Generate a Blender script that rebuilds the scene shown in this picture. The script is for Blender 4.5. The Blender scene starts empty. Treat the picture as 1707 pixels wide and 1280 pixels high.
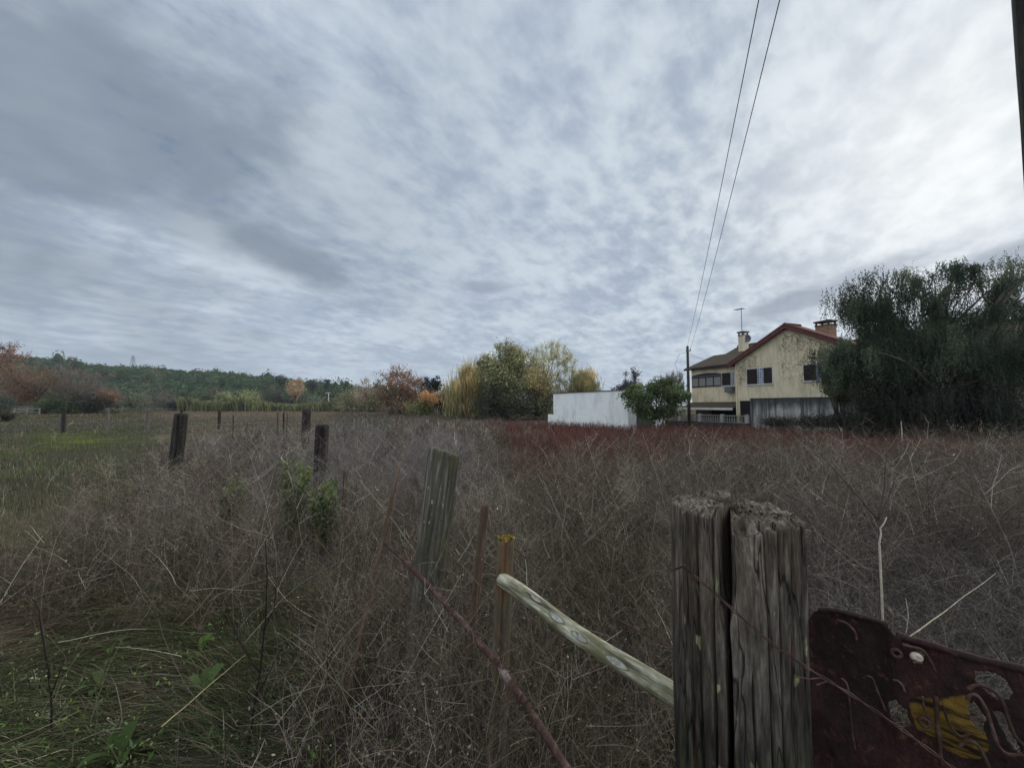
import bpy, math, random
import numpy as np
from mathutils import Vector, Matrix

rng = np.random.default_rng(11)
random.seed(11)
PI = math.pi
scene = bpy.context.scene
COL = scene.collection

# ------------------------------------------------------------------ camera model (photo pixels 1707 x 1280)
F, CX, CY, CH = 650.0, 853.5, 640.0, 1.6
PITCH = math.atan(35.0 / F)
HOR = 675.0
def at(px, py, Y):
    dx, dz = (px - CX) / F, (CY - py) / F
    y = math.cos(PITCH) - dz * math.sin(PITCH)
    z = math.sin(PITCH) + dz * math.cos(PITCH)
    s = Y / y
    return Vector((dx * s, Y, CH + z * s))
def gx(px, Y):            # world x of a column at depth Y near the horizon
    return (px - CX) / F * Y

def lin(c):
    c = c / 255.0
    return c / 12.92 if c <= 0.04045 else ((c + 0.055) / 1.055) ** 2.4
def S(r, g, b): return (lin(r), lin(g), lin(b))

def ss(a, b, x):
    t = np.clip((np.asarray(x, float) - a) / (b - a), 0, 1)
    return t * t * (3 - 2 * t)

def _hash(ix, iy, iz, seed):
    h = (ix * 374761393 + iy * 668265263 + iz * 2147483647 + seed * 974634777) & 0xFFFFFFFF
    h = ((h ^ (h >> 13)) * 1274126177) & 0xFFFFFFFF
    return ((h ^ (h >> 16)) & 0xFFFF) / 65535.0
def vn(x, y, z=0.0, seed=0):      # lattice value noise, 0..1
    x, y, z = np.broadcast_arrays(np.asarray(x, float), np.asarray(y, float), np.asarray(z, float))
    fx, fy, fz = np.floor(x), np.floor(y), np.floor(z)
    ix, iy, iz = fx.astype(np.int64), fy.astype(np.int64), fz.astype(np.int64)
    tx, ty, tz = x - fx, y - fy, z - fz
    tx, ty, tz = tx*tx*(3-2*tx), ty*ty*(3-2*ty), tz*tz*(3-2*tz)
    r = 0
    for a in (0, 1):
        for b in (0, 1):
            for c in (0, 1):
                w = (tx if a else 1-tx) * (ty if b else 1-ty) * (tz if c else 1-tz)
                r = r + w * _hash(ix + a, iy + b, iz + c, seed)
    return r
def fbm(x, y, z=0.0, seed=0, oct=3):
    r, a, t = 0, 1.0, 0.0
    for o in range(oct):
        k = 2 ** o
        r = r + a * vn(np.asarray(x) * k, np.asarray(y) * k, np.asarray(z) * k, seed + o * 17); t += a; a *= .5
    return r / t

def G(x, y):              # height of the field
    x = np.asarray(x, float); y = np.asarray(y, float)
    g = -0.32 * ss(7, 30, y) * ss(-10, 6, x) * (1 - ss(60, 100, y))
    g = g + (fbm(x * .45, y * .45, 0, 3) - .5) * .22 * (1 - ss(30, 80, np.hypot(x, y)))
    return g
def g1(x, y): return float(G(x, y))

# ------------------------------------------------------------------ tagging
def tag(o, label=None, cat=None, group=None, kind=None):
    if label: o['label'] = label
    if cat: o['category'] = cat
    if group: o['group'] = group
    if kind: o['kind'] = kind
    return o
def empty(name, loc=(0, 0, 0), rz=0.0):
    o = bpy.data.objects.new(name, None); COL.objects.link(o)
    o.location = loc; o.rotation_euler = (0, 0, rz); o.empty_display_size = .2
    return o
def link(name, me, mat, parent=None):
    o = bpy.data.objects.new(name, me); COL.objects.link(o)
    if mat is not None: me.materials.append(mat)
    if parent is not None: o.parent = parent
    return o

# ------------------------------------------------------------------ mesh collectors
class MB:                 # hard-surface shapes, joined into one mesh
    def __init__(s): s.v, s.f = [], []
    def poly(s, pts, faces):
        b = len(s.v); s.v += [tuple(p) for p in pts]; s.f += [tuple(b + i for i in f) for f in faces]; return s
    def box(s, x0, x1, y0, y1, z0, z1):
        p = [(x0,y0,z0),(x1,y0,z0),(x1,y1,z0),(x0,y1,z0),(x0,y0,z1),(x1,y0,z1),(x1,y1,z1),(x0,y1,z1)]
        return s.poly(p, [(0,3,2,1),(4,5,6,7),(0,1,5,4),(1,2,6,5),(2,3,7,6),(3,0,4,7)])
    def slab(s, pts, t):  # a planar polygon given a thickness along -z
        n = len(pts); q = [(p[0], p[1], p[2] - t) for p in pts]
        return s.poly(list(pts) + q, [tuple(range(n)), tuple(range(2*n-1, n-1, -1))] +
                      [(i, n + i, n + (i+1) % n, (i+1) % n) for i in range(n)])
    def prism_y(s, pts, y0, y1):  # an x-z outline extruded along y
        n = len(pts); a = [(p[0], y0, p[1]) for p in pts]; b = [(p[0], y1, p[1]) for p in pts]
        return s.poly(a + b, [tuple(range(n)), tuple(range(2*n-1, n-1, -1))] +
                      [(i, n + i, n + (i+1) % n, (i+1) % n) for i in range(n)])
    def tube(s, pts, radii, k=8, cap=True):
        pts = [Vector(p) for p in pts]; n = len(pts)
        if not hasattr(radii, '__len__'): radii = [radii] * n
        b = len(s.v); ref = None
        for i, p in enumerate(pts):
            t = (pts[min(i+1, n-1)] - pts[max(i-1, 0)])
            t = t.normalized() if t.length > 1e-9 else Vector((0, 0, 1))
            if ref is None:
                ref = t.orthogonal().normalized()
            ref = (ref - t * ref.dot(t))
            ref = ref.normalized() if ref.length > 1e-6 else t.orthogonal().normalized()
            bi = t.cross(ref)
            for j in range(k):
                a = 2 * PI * j / k
                s.v.append(tuple(p + (ref * math.cos(a) + bi * math.sin(a)) * radii[i]))
        for i in range(n - 1):
            for j in range(k):
                j2 = (j + 1) % k
                s.f.append((b+i*k+j, b+i*k+j2, b+(i+1)*k+j2, b+(i+1)*k+j))
        if cap:
            s.f.append(tuple(b + j for j in range(k-1, -1, -1))); s.f.append(tuple(b + (n-1)*k + j for j in range(k)))
        return s
    def build(s, name, mat, parent=None, smooth=False):
        me = bpy.data.meshes.new(name); me.from_pydata(s.v, [], s.f); me.update()
        if smooth: me.polygons.foreach_set('use_smooth', [True] * len(me.polygons))
        return link(name, me, mat, parent)

class SA:                 # big numbers of thin strips and leaves, numpy arrays
    def __init__(s): s.V, s.Q, s.C, s.n = [], [], [], 0
    def strips(s, P, W, D, C):   # P (N,K,3), W (N,K), D (N,3) side, C (N,3)
        N, K, _ = P.shape
        if N == 0: return
        off = D[:, None, :] * W[..., None] * .5
        v = np.stack([P - off, P + off], 2).reshape(N * K * 2, 3)
        base = s.n + (np.arange(N) * K * 2)[:, None, None]
        k = (np.arange(K - 1) * 2)[None, :, None]
        q = base + k + np.array([0, 1, 3, 2])[None, None, :]
        s.V.append(v.astype(np.float32)); s.Q.append(q.reshape(-1, 4).astype(np.int32))
        if C.ndim == 2: C = np.repeat(C[:, None, :], K, 1)
        s.C.append(np.repeat(C, 2, 1).reshape(-1, 3).astype(np.float32)); s.n += N * K * 2
    def quads(s, P, A, B, C):    # centre, half axes a, b: a leaf-shaped diamond quad
        N = len(P)
        if N == 0: return
        v = np.stack([P - A, P + B, P + A, P - B], 1).reshape(-1, 3)
        q = s.n + np.arange(N * 4).reshape(-1, 4)
        s.V.append(v.astype(np.float32)); s.Q.append(q.astype(np.int32))
        s.C.append(np.repeat(C[:, None, :], 4, 1).reshape(-1, 3).astype(np.float32)); s.n += N * 4
    def raw(s, v, q, c):
        s.V.append(np.asarray(v, np.float32)); s.Q.append(np.asarray(q, np.int32) + s.n)
        s.C.append(np.asarray(c, np.float32)); s.n += len(v)
    def build(s, name, mat, parent=None, smooth=False):
        me = bpy.data.meshes.new(name)
        V = np.concatenate(s.V); Q = np.concatenate(s.Q); C = np.concatenate(s.C)
        me.vertices.add(len(V)); me.vertices.foreach_set('co', V.ravel())
        me.loops.add(Q.size); me.loops.foreach_set('vertex_index', Q.ravel())
        me.polygons.add(len(Q)); me.polygons.foreach_set('loop_start', np.arange(0, Q.size, 4, dtype=np.int32))
        if smooth: me.polygons.foreach_set('use_smooth', np.ones(len(Q), bool))
        me.update(calc_edges=True)
        a = me.attributes.new('Col', 'FLOAT_COLOR', 'POINT')
        a.data.foreach_set('color', np.concatenate([C, np.ones((len(C), 1), np.float32)], 1).ravel())
        return link(name, me, mat, parent)

def unit(v): return v / np.maximum(np.linalg.norm(v, axis=-1, keepdims=True), 1e-9)
def rdir(n): return unit(rng.normal(size=(n, 3)))
def perp(d):              # a random side vector at right angles to d (N,3)
    return unit(np.cross(d, rdir(len(d))))

# ------------------------------------------------------------------ node helpers
class NT:
    def __init__(s, tree): s.t = tree; s.n = tree.nodes; s.l = tree.links
    def new(s, typ, **kw):
        n = s.n.new(typ)
        ins = kw.pop('ins', {})
        for k, v in kw.items(): setattr(n, k, v)
        for k, v in ins.items(): s.set(n.inputs[k], v)
        return n
    def set(s, sock, v):
        if isinstance(v, bpy.types.NodeSocket): s.l.new(v, sock)
        elif isinstance(v, bpy.types.Node): s.l.new(v.outputs[0], sock)
        else:
            if sock.type == 'RGBA' and len(v) == 3: v = (*v, 1)
            sock.default_value = v
    def math(s, op, a, b=0.0, clamp=False):
        n = s.n.new('ShaderNodeMath'); n.operation = op; n.use_clamp = clamp
        s.set(n.inputs[0], a); s.set(n.inputs[1], b); return n.outputs[0]
    def mix(s, f, a, b, mode='MIX'):
        n = s.n.new('ShaderNodeMix'); n.data_type = 'RGBA'; n.blend_type = mode
        s.set(n.inputs[0], f); s.set(n.inputs[6], a); s.set(n.inputs[7], b); return n.outputs[2]
    def ramp(s, f, stops):
        n = s.n.new('ShaderNodeValToRGB'); cr = n.color_ramp
        while len(cr.elements) < len(stops): cr.elements.new(.5)
        for e, (p, c) in zip(cr.elements, stops):
            e.position = p; e.color = (c, c, c, 1) if not hasattr(c, '__len__') else (*c, 1)
        s.set(n.inputs[0], f); return n.outputs[0]
    def mrange(s, v, a, b, c=0.0, d=1.0):
        n = s.n.new('ShaderNodeMapRange'); n.interpolation_type = 'SMOOTHSTEP'
        for i, x in enumerate((v, a, b, c, d)): s.set(n.inputs[i], x)
        return n.outputs[0]
    def coord(s, scale=(1, 1, 1), which='Object', rot=(0, 0, 0)):
        tc = s.n.new('ShaderNodeTexCoord'); m = s.n.new('ShaderNodeMapping')
        m.inputs['Scale'].default_value = scale; m.inputs['Rotation'].default_value = rot
        s.l.new(tc.outputs[which], m.inputs[0]); return m.outputs[0]
    def noise(s, vec, scale=5., detail=4., rough=.55, dist=0.):
        n = s.n.new('ShaderNodeTexNoise')
        s.set(n.inputs['Vector'], vec); n.inputs['Scale'].default_value = scale
        n.inputs['Detail'].default_value = detail; n.inputs['Roughness'].default_value = rough
        n.inputs['Distortion'].default_value = dist; return n.outputs[0]
    def bump(s, h, strength=.5, dist=.01):
        n = s.n.new('ShaderNodeBump'); n.inputs['Strength'].default_value = strength
        n.inputs['Distance'].default_value = dist; s.set(n.inputs['Height'], h); return n.outputs[0]

def material(name):
    m = bpy.data.materials.new(name); m.use_nodes = True
    nt = NT(m.node_tree); bsdf = m.node_tree.nodes['Principled BSDF']
    bsdf.inputs['Roughness'].default_value = .85
    bsdf.inputs['Specular IOR Level'].default_value = .2
    return m, nt, bsdf
def m_attr(name, rough=.8, transl=0.0, var=.3, vscale=3., gain=1.0):   # albedo from the mesh's own Col attribute
    m, nt, b = material(name)
    a = nt.new('ShaderNodeAttribute', attribute_name='Col')
    n = nt.noise(nt.coord((1, 1, 1)), vscale, 2.)
    c = nt.mix(1.0, a.outputs[0], nt.ramp(n, [(.3, (1 - var) * gain), (.7, (1 + var) * gain)]), 'MULTIPLY')
    nt.set(b.inputs['Base Color'], c); b.inputs['Roughness'].default_value = rough
    b.inputs['Specular IOR Level'].default_value = .12
    if transl > 0:
        t = nt.new('ShaderNodeBsdfTranslucent', ins={0: c})
        mx = nt.new('ShaderNodeMixShader', ins={0: transl, 1: b.outputs[0], 2: t.outputs[0]})
        out = m.node_tree.nodes['Material Output']; nt.set(out.inputs[0], mx.outputs[0])
    return m
def m_noise(name, c0, c1, scale=4., rough=.85, bump=.0, bscale=30., stretch=(1, 1, 1), c2=None, s2=.7, bdist=.01, spec=.2):
    m, nt, b = material(name)
    co = nt.coord(stretch)
    col = nt.mix(nt.ramp(nt.noise(co, scale, 6., .6), [(.3, 0.), (.7, 1.)]), c0, c1)
    if c2 is not None:
        col = nt.mix(nt.ramp(nt.noise(nt.coord((1, 1, 1)), s2, 5., .65), [(.5, 0.), (.66, 1.)]), col, c2)
    nt.set(b.inputs['Base Color'], col)
    b.inputs['Roughness'].default_value = rough; b.inputs['Specular IOR Level'].default_value = spec
    if bump: nt.set(b.inputs['Normal'], nt.bump(nt.noise(co, bscale, 6., .6), bump, bdist))
    return m
def m_wood(name, dark, mid, pale, moss, mossamt=.5, orange=None, fine=1.0):
    m, nt, b = material(name)
    co = nt.coord((26 * fine, 26 * fine, 1.3))
    grain = nt.noise(co, 2.2, 9., .68, .6)
    co2 = nt.coord((9 * fine, 9 * fine, .9))
    broad = nt.noise(co2, 1.2, 5., .6, .3)
    col = nt.ramp(grain, [(.32, dark), (.5, mid), (.72, pale)])
    col = nt.mix(nt.ramp(broad, [(.35, .75), (.62, 0.)]), col, tuple(.45 * v for v in mid))
    patch = nt.noise(nt.coord((7, 7, 2.2)), 1.4, 5., .65)
    col = nt.mix(nt.math('MULTIPLY', nt.ramp(patch, [(.5, 0.), (.66, 1.)]), mossamt), col, moss)
    if orange is not None:
        p2 = nt.noise(nt.coord((8, 8, 2.)), 2.1, 4., .6)
        col = nt.mix(nt.ramp(p2, [(.48, 0.), (.6, .8)]), col, orange)
    lich = nt.noise(nt.coord((1, 1, .6)), 42., 3., .5)
    big = nt.noise(nt.coord((1, 1, .5)), 8., 3., .5)
    lm = nt.math('MULTIPLY', nt.ramp(lich, [(.64, 0.), (.69, .8)]), nt.ramp(big, [(.52, 0.), (.62, 1.)]))
    col = nt.mix(lm, col, S(150, 150, 118))
    nt.set(b.inputs['Base Color'], col)
    h = nt.math('ADD', grain, nt.math('MULTIPLY', broad, .7))
    nt.set(b.inputs['Normal'], nt.bump(h, .9, .006))
    b.inputs['Roughness'].default_value = .9
    return m

# ------------------------------------------------------------------ world, sun, camera
SUN_AZ, SUN_EL = math.radians(50), math.radians(24)
sun_dir = Vector((math.sin(SUN_AZ) * math.cos(SUN_EL), math.cos(SUN_AZ) * math.cos(SUN_EL), math.sin(SUN_EL)))
world = bpy.data.worlds.new("World"); scene.world = world; world.use_nodes = True
w = NT(world.node_tree); wb = world.node_tree.nodes['Background']
sky = w.new('ShaderNodeTexSky', sky_type='NISHITA', sun_disc=False, sun_elevation=SUN_EL, sun_rotation=SUN_AZ)
tc = w.new('ShaderNodeTexCoord')
sep = w.new('ShaderNodeSeparateXYZ', ins={0: tc.outputs['Generated']})
zc = w.math('ADD', w.math('MAXIMUM', sep.outputs[2], 0.0), 0.22)
u = w.math('DIVIDE', sep.outputs[0], zc); v = w.math('DIVIDE', sep.outputs[1], zc)
flat = w.new('ShaderNodeCombineXYZ', ins={0: u, 1: v, 2: 0.0})
def cl(rot, sc, loc=(0, 0, 0)):
    m = w.new('ShaderNodeMapping', vector_type='TEXTURE'); w.set(m.inputs[0], flat.outputs[0])
    m.inputs['Rotation'].default_value = (0, 0, math.radians(rot)); m.inputs['Scale'].default_value = sc
    m.inputs['Location'].default_value = loc; return m.outputs[0]
streak = w.noise(cl(-24, (.34, .46, 1), (3, 1, 0)), 1.0, 6., .52, .15)
puff = w.noise(cl(-40, (.075, .115, 1), (1, 7, 0)), 1.0, 5., .55, .15)
mass = w.noise(cl(-30, (.9, 1.3, 1), (4.2, 2.6, 0)), 1.0, 4., .5, .2)
glow = w.new('ShaderNodeVectorMath', operation='DOT_PRODUCT', ins={0: tc.outputs['Generated'], 1: sun_dir})
gl = w.math('MAXIMUM', glow.outputs['Value'], 0.0)
g_wide = w.math('POWER', gl, 5.0); g_tight = w.math('POWER', gl, 30.)
tex = w.math('ADD', w.math('MULTIPLY', streak, .54), w.math('MULTIPLY', puff, .46))
tx = w.mrange(tex, .37, .63)
base = w.mix(tx, S(148, 160, 177), S(176, 187, 197))
bright = w.mix(tx, S(144, 156, 171), S(203, 210, 215))
colr = w.mix(w.math('MINIMUM', w.math('MULTIPLY', g_wide, .66), 1.0), base, bright)
side = w.mrange(sep.outputs[0], -.8, .1, 1.0, .05)       # the heavier bank of cloud lies to the west
mm = w.math('MULTIPLY', w.mrange(mass, .40, .60), side)
colr = w.mix(w.math('MULTIPLY', mm, .5), colr, S(108, 121, 133))
gap = w.math('MULTIPLY', w.math('MULTIPLY', w.mrange(puff, .45, .30), w.mrange(streak, .5, .36)), w.mrange(gl, .35, .75, 1.0, 0.0))
# heavier separate clouds, each at its own place in the sky (azimuth, elevation)
az_ = w.math('ARCTAN2', sep.outputs[0], sep.outputs[1]); el_ = w.math('ARCSINE', sep.outputs[2])
warp = w.noise(cl(-24, (.5, .5, 1), (9, 2, 0)), 1.0, 5., .6, .2)
def one_cloud(px, py, rx, ry, amt, col, prev, tilt=0.0):
    d = at(px, py, 1.0) - Vector((0, 0, CH)); d.normalize()
    a0, e0 = math.atan2(d.x, d.y), math.asin(d.z); k = F * math.hypot(1, (px - CX) / F)
    da = w.math('SUBTRACT', az_, a0); de = w.math('ADD', w.math('SUBTRACT', el_, e0), w.math('MULTIPLY', da, tilt))
    q_ = w.math('ADD', w.math('POWER', w.math('ABSOLUTE', w.math('DIVIDE', da, rx / k)), 2.0), w.math('POWER', w.math('ABSOLUTE', w.math('DIVIDE', de, ry / k)), 2.0))
    q_ = w.math('ADD', w.math('POWER', q_, .5), w.math('MULTIPLY', w.math('SUBTRACT', warp, .5), 2.4))
    return w.mix(w.mrange(q_, 1.25, .35, 0.0, amt), prev, col)

colr = w.mix(w.math('MULTIPLY', g_tight, .5), colr, (.95, .95, .92))
low = w.mrange(sep.outputs[2], .0, .16, 1.0, 0.0)
colr = w.mix(w.math('MULTIPLY', low, .45), colr, S(158, 170, 182))
GCL = S(112, 124, 138)
colr = one_cloud(90, 190, 360, 230, .8, GCL, colr, -.25)
colr = one_cloud(40, 400, 300, 60, .45, S(126, 138, 150), colr, .1)
colr = one_cloud(440, 405, 130, 34, .75, GCL, colr, .30)
colr = one_cloud(800, 478, 46, 9, .6, S(132, 142, 156), colr)
colr = one_cloud(1340, 500, 150, 22, .8, S(138, 146, 160), colr, -.22)
colr = one_cloud(1720, 418, 110, 28, .8, S(140, 148, 162), colr, -.1)
colr = w.mix(1.0, colr, (10., 10., 10.), 'MULTIPLY')
colr = w.mix(w.math('MULTIPLY', gap, .5), colr, w.mix(1.0, sky.outputs[0], (.9, .9, .9), 'MULTIPLY'))
fill_gain = w.math('ADD', 1.0, w.math('ADD', w.math('MULTIPLY', w.mrange(sep.outputs[2], .74, .97), 1.6), w.math('MULTIPLY', w.mrange(sep.outputs[1], .1, -.7), 1.3)))
zv = w.new('ShaderNodeCombineXYZ', ins={0: fill_gain, 1: fill_gain, 2: fill_gain})      # added fill: unseen sky overhead and behind the camera made brighter
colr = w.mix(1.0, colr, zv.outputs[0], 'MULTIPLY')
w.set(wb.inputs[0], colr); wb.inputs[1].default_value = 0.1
world.cycles.sampling_method = 'AUTOMATIC'

sl = bpy.data.lights.new('sun', 'SUN'); sl.energy = 1.4; sl.angle = math.radians(30); sl.color = (1, .95, .88)
so = bpy.data.objects.new('sun', sl); COL.objects.link(so)
so.rotation_euler = sun_dir.to_track_quat('Z', 'Y').to_euler(); so.location = (20, 20, 40)

cam = bpy.data.cameras.new('camera'); co = bpy.data.objects.new('camera', cam); COL.objects.link(co)
co.location = (0, 0, CH); co.rotation_euler = (PI / 2 + PITCH, 0, 0)
cam.sensor_width = 36; cam.lens = 36 * F / 1707; cam.clip_start = .02; cam.clip_end = 6000
scene.camera = co
scene.view_settings.view_transform = 'Standard'; scene.view_settings.look = 'None'
scene.view_settings.exposure = .4; scene.view_settings.gamma = 1
scene.cycles.max_bounces = 6; scene.cycles.diffuse_bounces = 3; scene.cycles.transparent_max_bounces = 8

# ------------------------------------------------------------------ ground and hill
def ground_material():
    m, nt, b = material('field_soil')
    big = nt.noise(nt.coord((1, 1, 1)), .35, 5., .6)
    fine = nt.noise(nt.coord((1, 1, 1)), 9., 7., .7)
    c = nt.mix(nt.ramp(fine, [(.3, 0.), (.7, 1.)]), S(28, 24, 20), S(66, 58, 46))
    c = nt.mix(nt.ramp(big, [(.45, 0.), (.62, .8)]), c, S(66, 70, 42))
    nt.set(b.inputs['Base Color'], c)
    nt.set(b.inputs['Normal'], nt.bump(fine, .8, .05)); b.inputs['Roughness'].default_value = 1
    return m
n = 220
t = np.linspace(-1, 1, n)
xs = np.sign(t) * (np.abs(t) * 14 + np.abs(t) ** 5 * 900)
ys = 10 + np.sign(t) * (np.abs(t) * 16 + np.abs(t) ** 5 * 900)
X, Y = np.meshgrid(xs, ys, indexing='ij')
Z = G(X, Y)
idx = np.arange(n * n).reshape(n, n)
q = np.stack([idx[:-1, :-1], idx[1:, :-1], idx[1:, 1:], idx[:-1, 1:]], -1).reshape(-1, 4)
sa = SA(); sa.raw(np.stack([X, Y, Z], -1).reshape(-1, 3), q, np.ones((n * n, 3)))
tag(sa.build('ground', ground_material(), smooth=True), kind='structure')

# hill: a long ridge behind the field; crest read off the photograph at a distance of some 330 m
crest_px = np.array([-900, -400, -100, 20, 100, 160, 230, 300, 380, 450, 520, 580, 640, 760, 1000, 1500])
crest_py = np.array([600, 588, 590, 604, 614, 622, 623, 627, 632, 638, 648, 656, 660, 666, 672, 674])
def hillz(x, y):
    az = 853.5 + F * x / np.maximum(y, 1)
    top = (HOR - np.interp(az, crest_px, crest_py)) / F * 350
    return top * ss(190, 350, y) * (1 - ss(420, 800, y)) + (fbm(x * .02, y * .02, 0, 8) - .5) * 5 * ss(200, 300, y) * ss(1, 8, top) - .4
nx, ny = 150, 60
X, Y = np.meshgrid(np.linspace(-1.7, .75, nx), np.linspace(175, 820, ny), indexing='ij')
X = X * 350
Z = hillz(X, Y)
idx = np.arange(nx * ny).reshape(nx, ny)
q = np.stack([idx[:-1, :-1], idx[1:, :-1], idx[1:, 1:], idx[:-1, 1:]], -1).reshape(-1, 4)
sa = SA(); sa.raw(np.stack([X, Y, Z], -1).reshape(-1, 3), q, np.ones((nx * ny, 3)))
tag(sa.build('hill', m_noise('hill_scrub', S(34, 46, 36), S(52, 60, 40), .05), smooth=True), kind='structure')

LEAF = m_attr('foliage', .7, .4, .25, .8, 1.4)
FARLEAF = m_attr('far_foliage', .9, .25, .2, .1, 1.4)
BARK = m_noise('bark', S(58, 50, 44), S(98, 88, 78), 6., .9, .6, 14., (3, 3, .6))
PALEBARK = m_noise('pale_bark', S(104, 98, 90), S(150, 144, 134), 6., .9, .4, 14., (3, 3, .6))

# ------------------------------------------------------------------ far wood on the hill (one mass)
def ico(sub=2):
    import bmesh
    bm = bmesh.new(); bmesh.ops.create_icosphere(bm, subdivisions=sub, radius=1)
    v = np.array([p.co[:] for p in bm.verts]); f = np.array([[q.index for q in p.verts] for p in bm.faces]); bm.free()
    return v, np.concatenate([f, f[:, 2:3]], 1)
def forest():
    sa = SA()
    N = 5600
    y = rng.uniform(195, 400, N); az = rng.uniform(-1.62, .0, N); x = az * 350 * (y / 350) ** .6
    z = hillz(x, y)
    az2 = 853.5 + F * x / y
    keep = (z > 1.0) & (az2 > -300) & (az2 < 760)
    x, y, z = x[keep], y[keep], z[keep]
    N = len(x)
    R = rng.uniform(2.3, 4.8, N); h = R * rng.uniform(.75, 1.15, N)
    big = rng.random(N) < .02; h[big] *= 1.8
    kind = rng.random(N)
    c = np.where((kind < .72)[:, None], np.array([S(56, 72, 46)]), np.where((kind < .9)[:, None], np.array([S(66, 78, 52)]), np.array([S(84, 76, 56)])))
    c = c * rng.uniform(.65, 1.35, (N, 1))
    # canopy: upper dome leaf clumps, 90 per crown
    K = 90
    d = rng.normal(size=(N, K, 3)); d[..., 2] = np.abs(d[..., 2]) - .35; d = unit(d)
    lump = 1 + .28 * (vn(d[..., 0] * 2.2 + x[:, None], d[..., 1] * 2.2 + y[:, None], d[..., 2] * 2.2, 5) - .5) * 2
    r = rng.uniform(.72, 1.02, (N, K)) * lump
    P = np.stack([x, y, z + h * .9], -1)[:, None, :] + d * r[..., None] * np.stack([R, R, h], -1)[:, None, :]
    P = P.reshape(-1, 3); nrm = unit(d.reshape(-1, 3) + rng.normal(size=P.shape) * .6)
    a = perp(nrm); b = np.cross(nrm, a)
    s = (rng.uniform(.35, .95, len(P)) * np.repeat(R, K) * .23)[:, None]
    cc = np.repeat(c, K, 0) * rng.uniform(.7, 1.3, (len(P), 1))
    sa.quads(P, a * s, b * s * .8, cc)
    # inner solid crowns
    v, f = ico(1)
    vv = np.stack([x, y, z + h * .8], -1)[:, None, :] + v[None] * np.stack([R, R, h * .95], -1)[:, None, :] * .8
    q = (np.arange(N) * len(v))[:, None, None] + f[None]
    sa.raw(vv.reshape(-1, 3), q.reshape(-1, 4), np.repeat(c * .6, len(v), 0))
    o = sa.build('forest', FARLEAF)
    tag(o, 'dense dark green wood covering the long hill behind the field', 'wood', kind='stuff')
forest()

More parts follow.
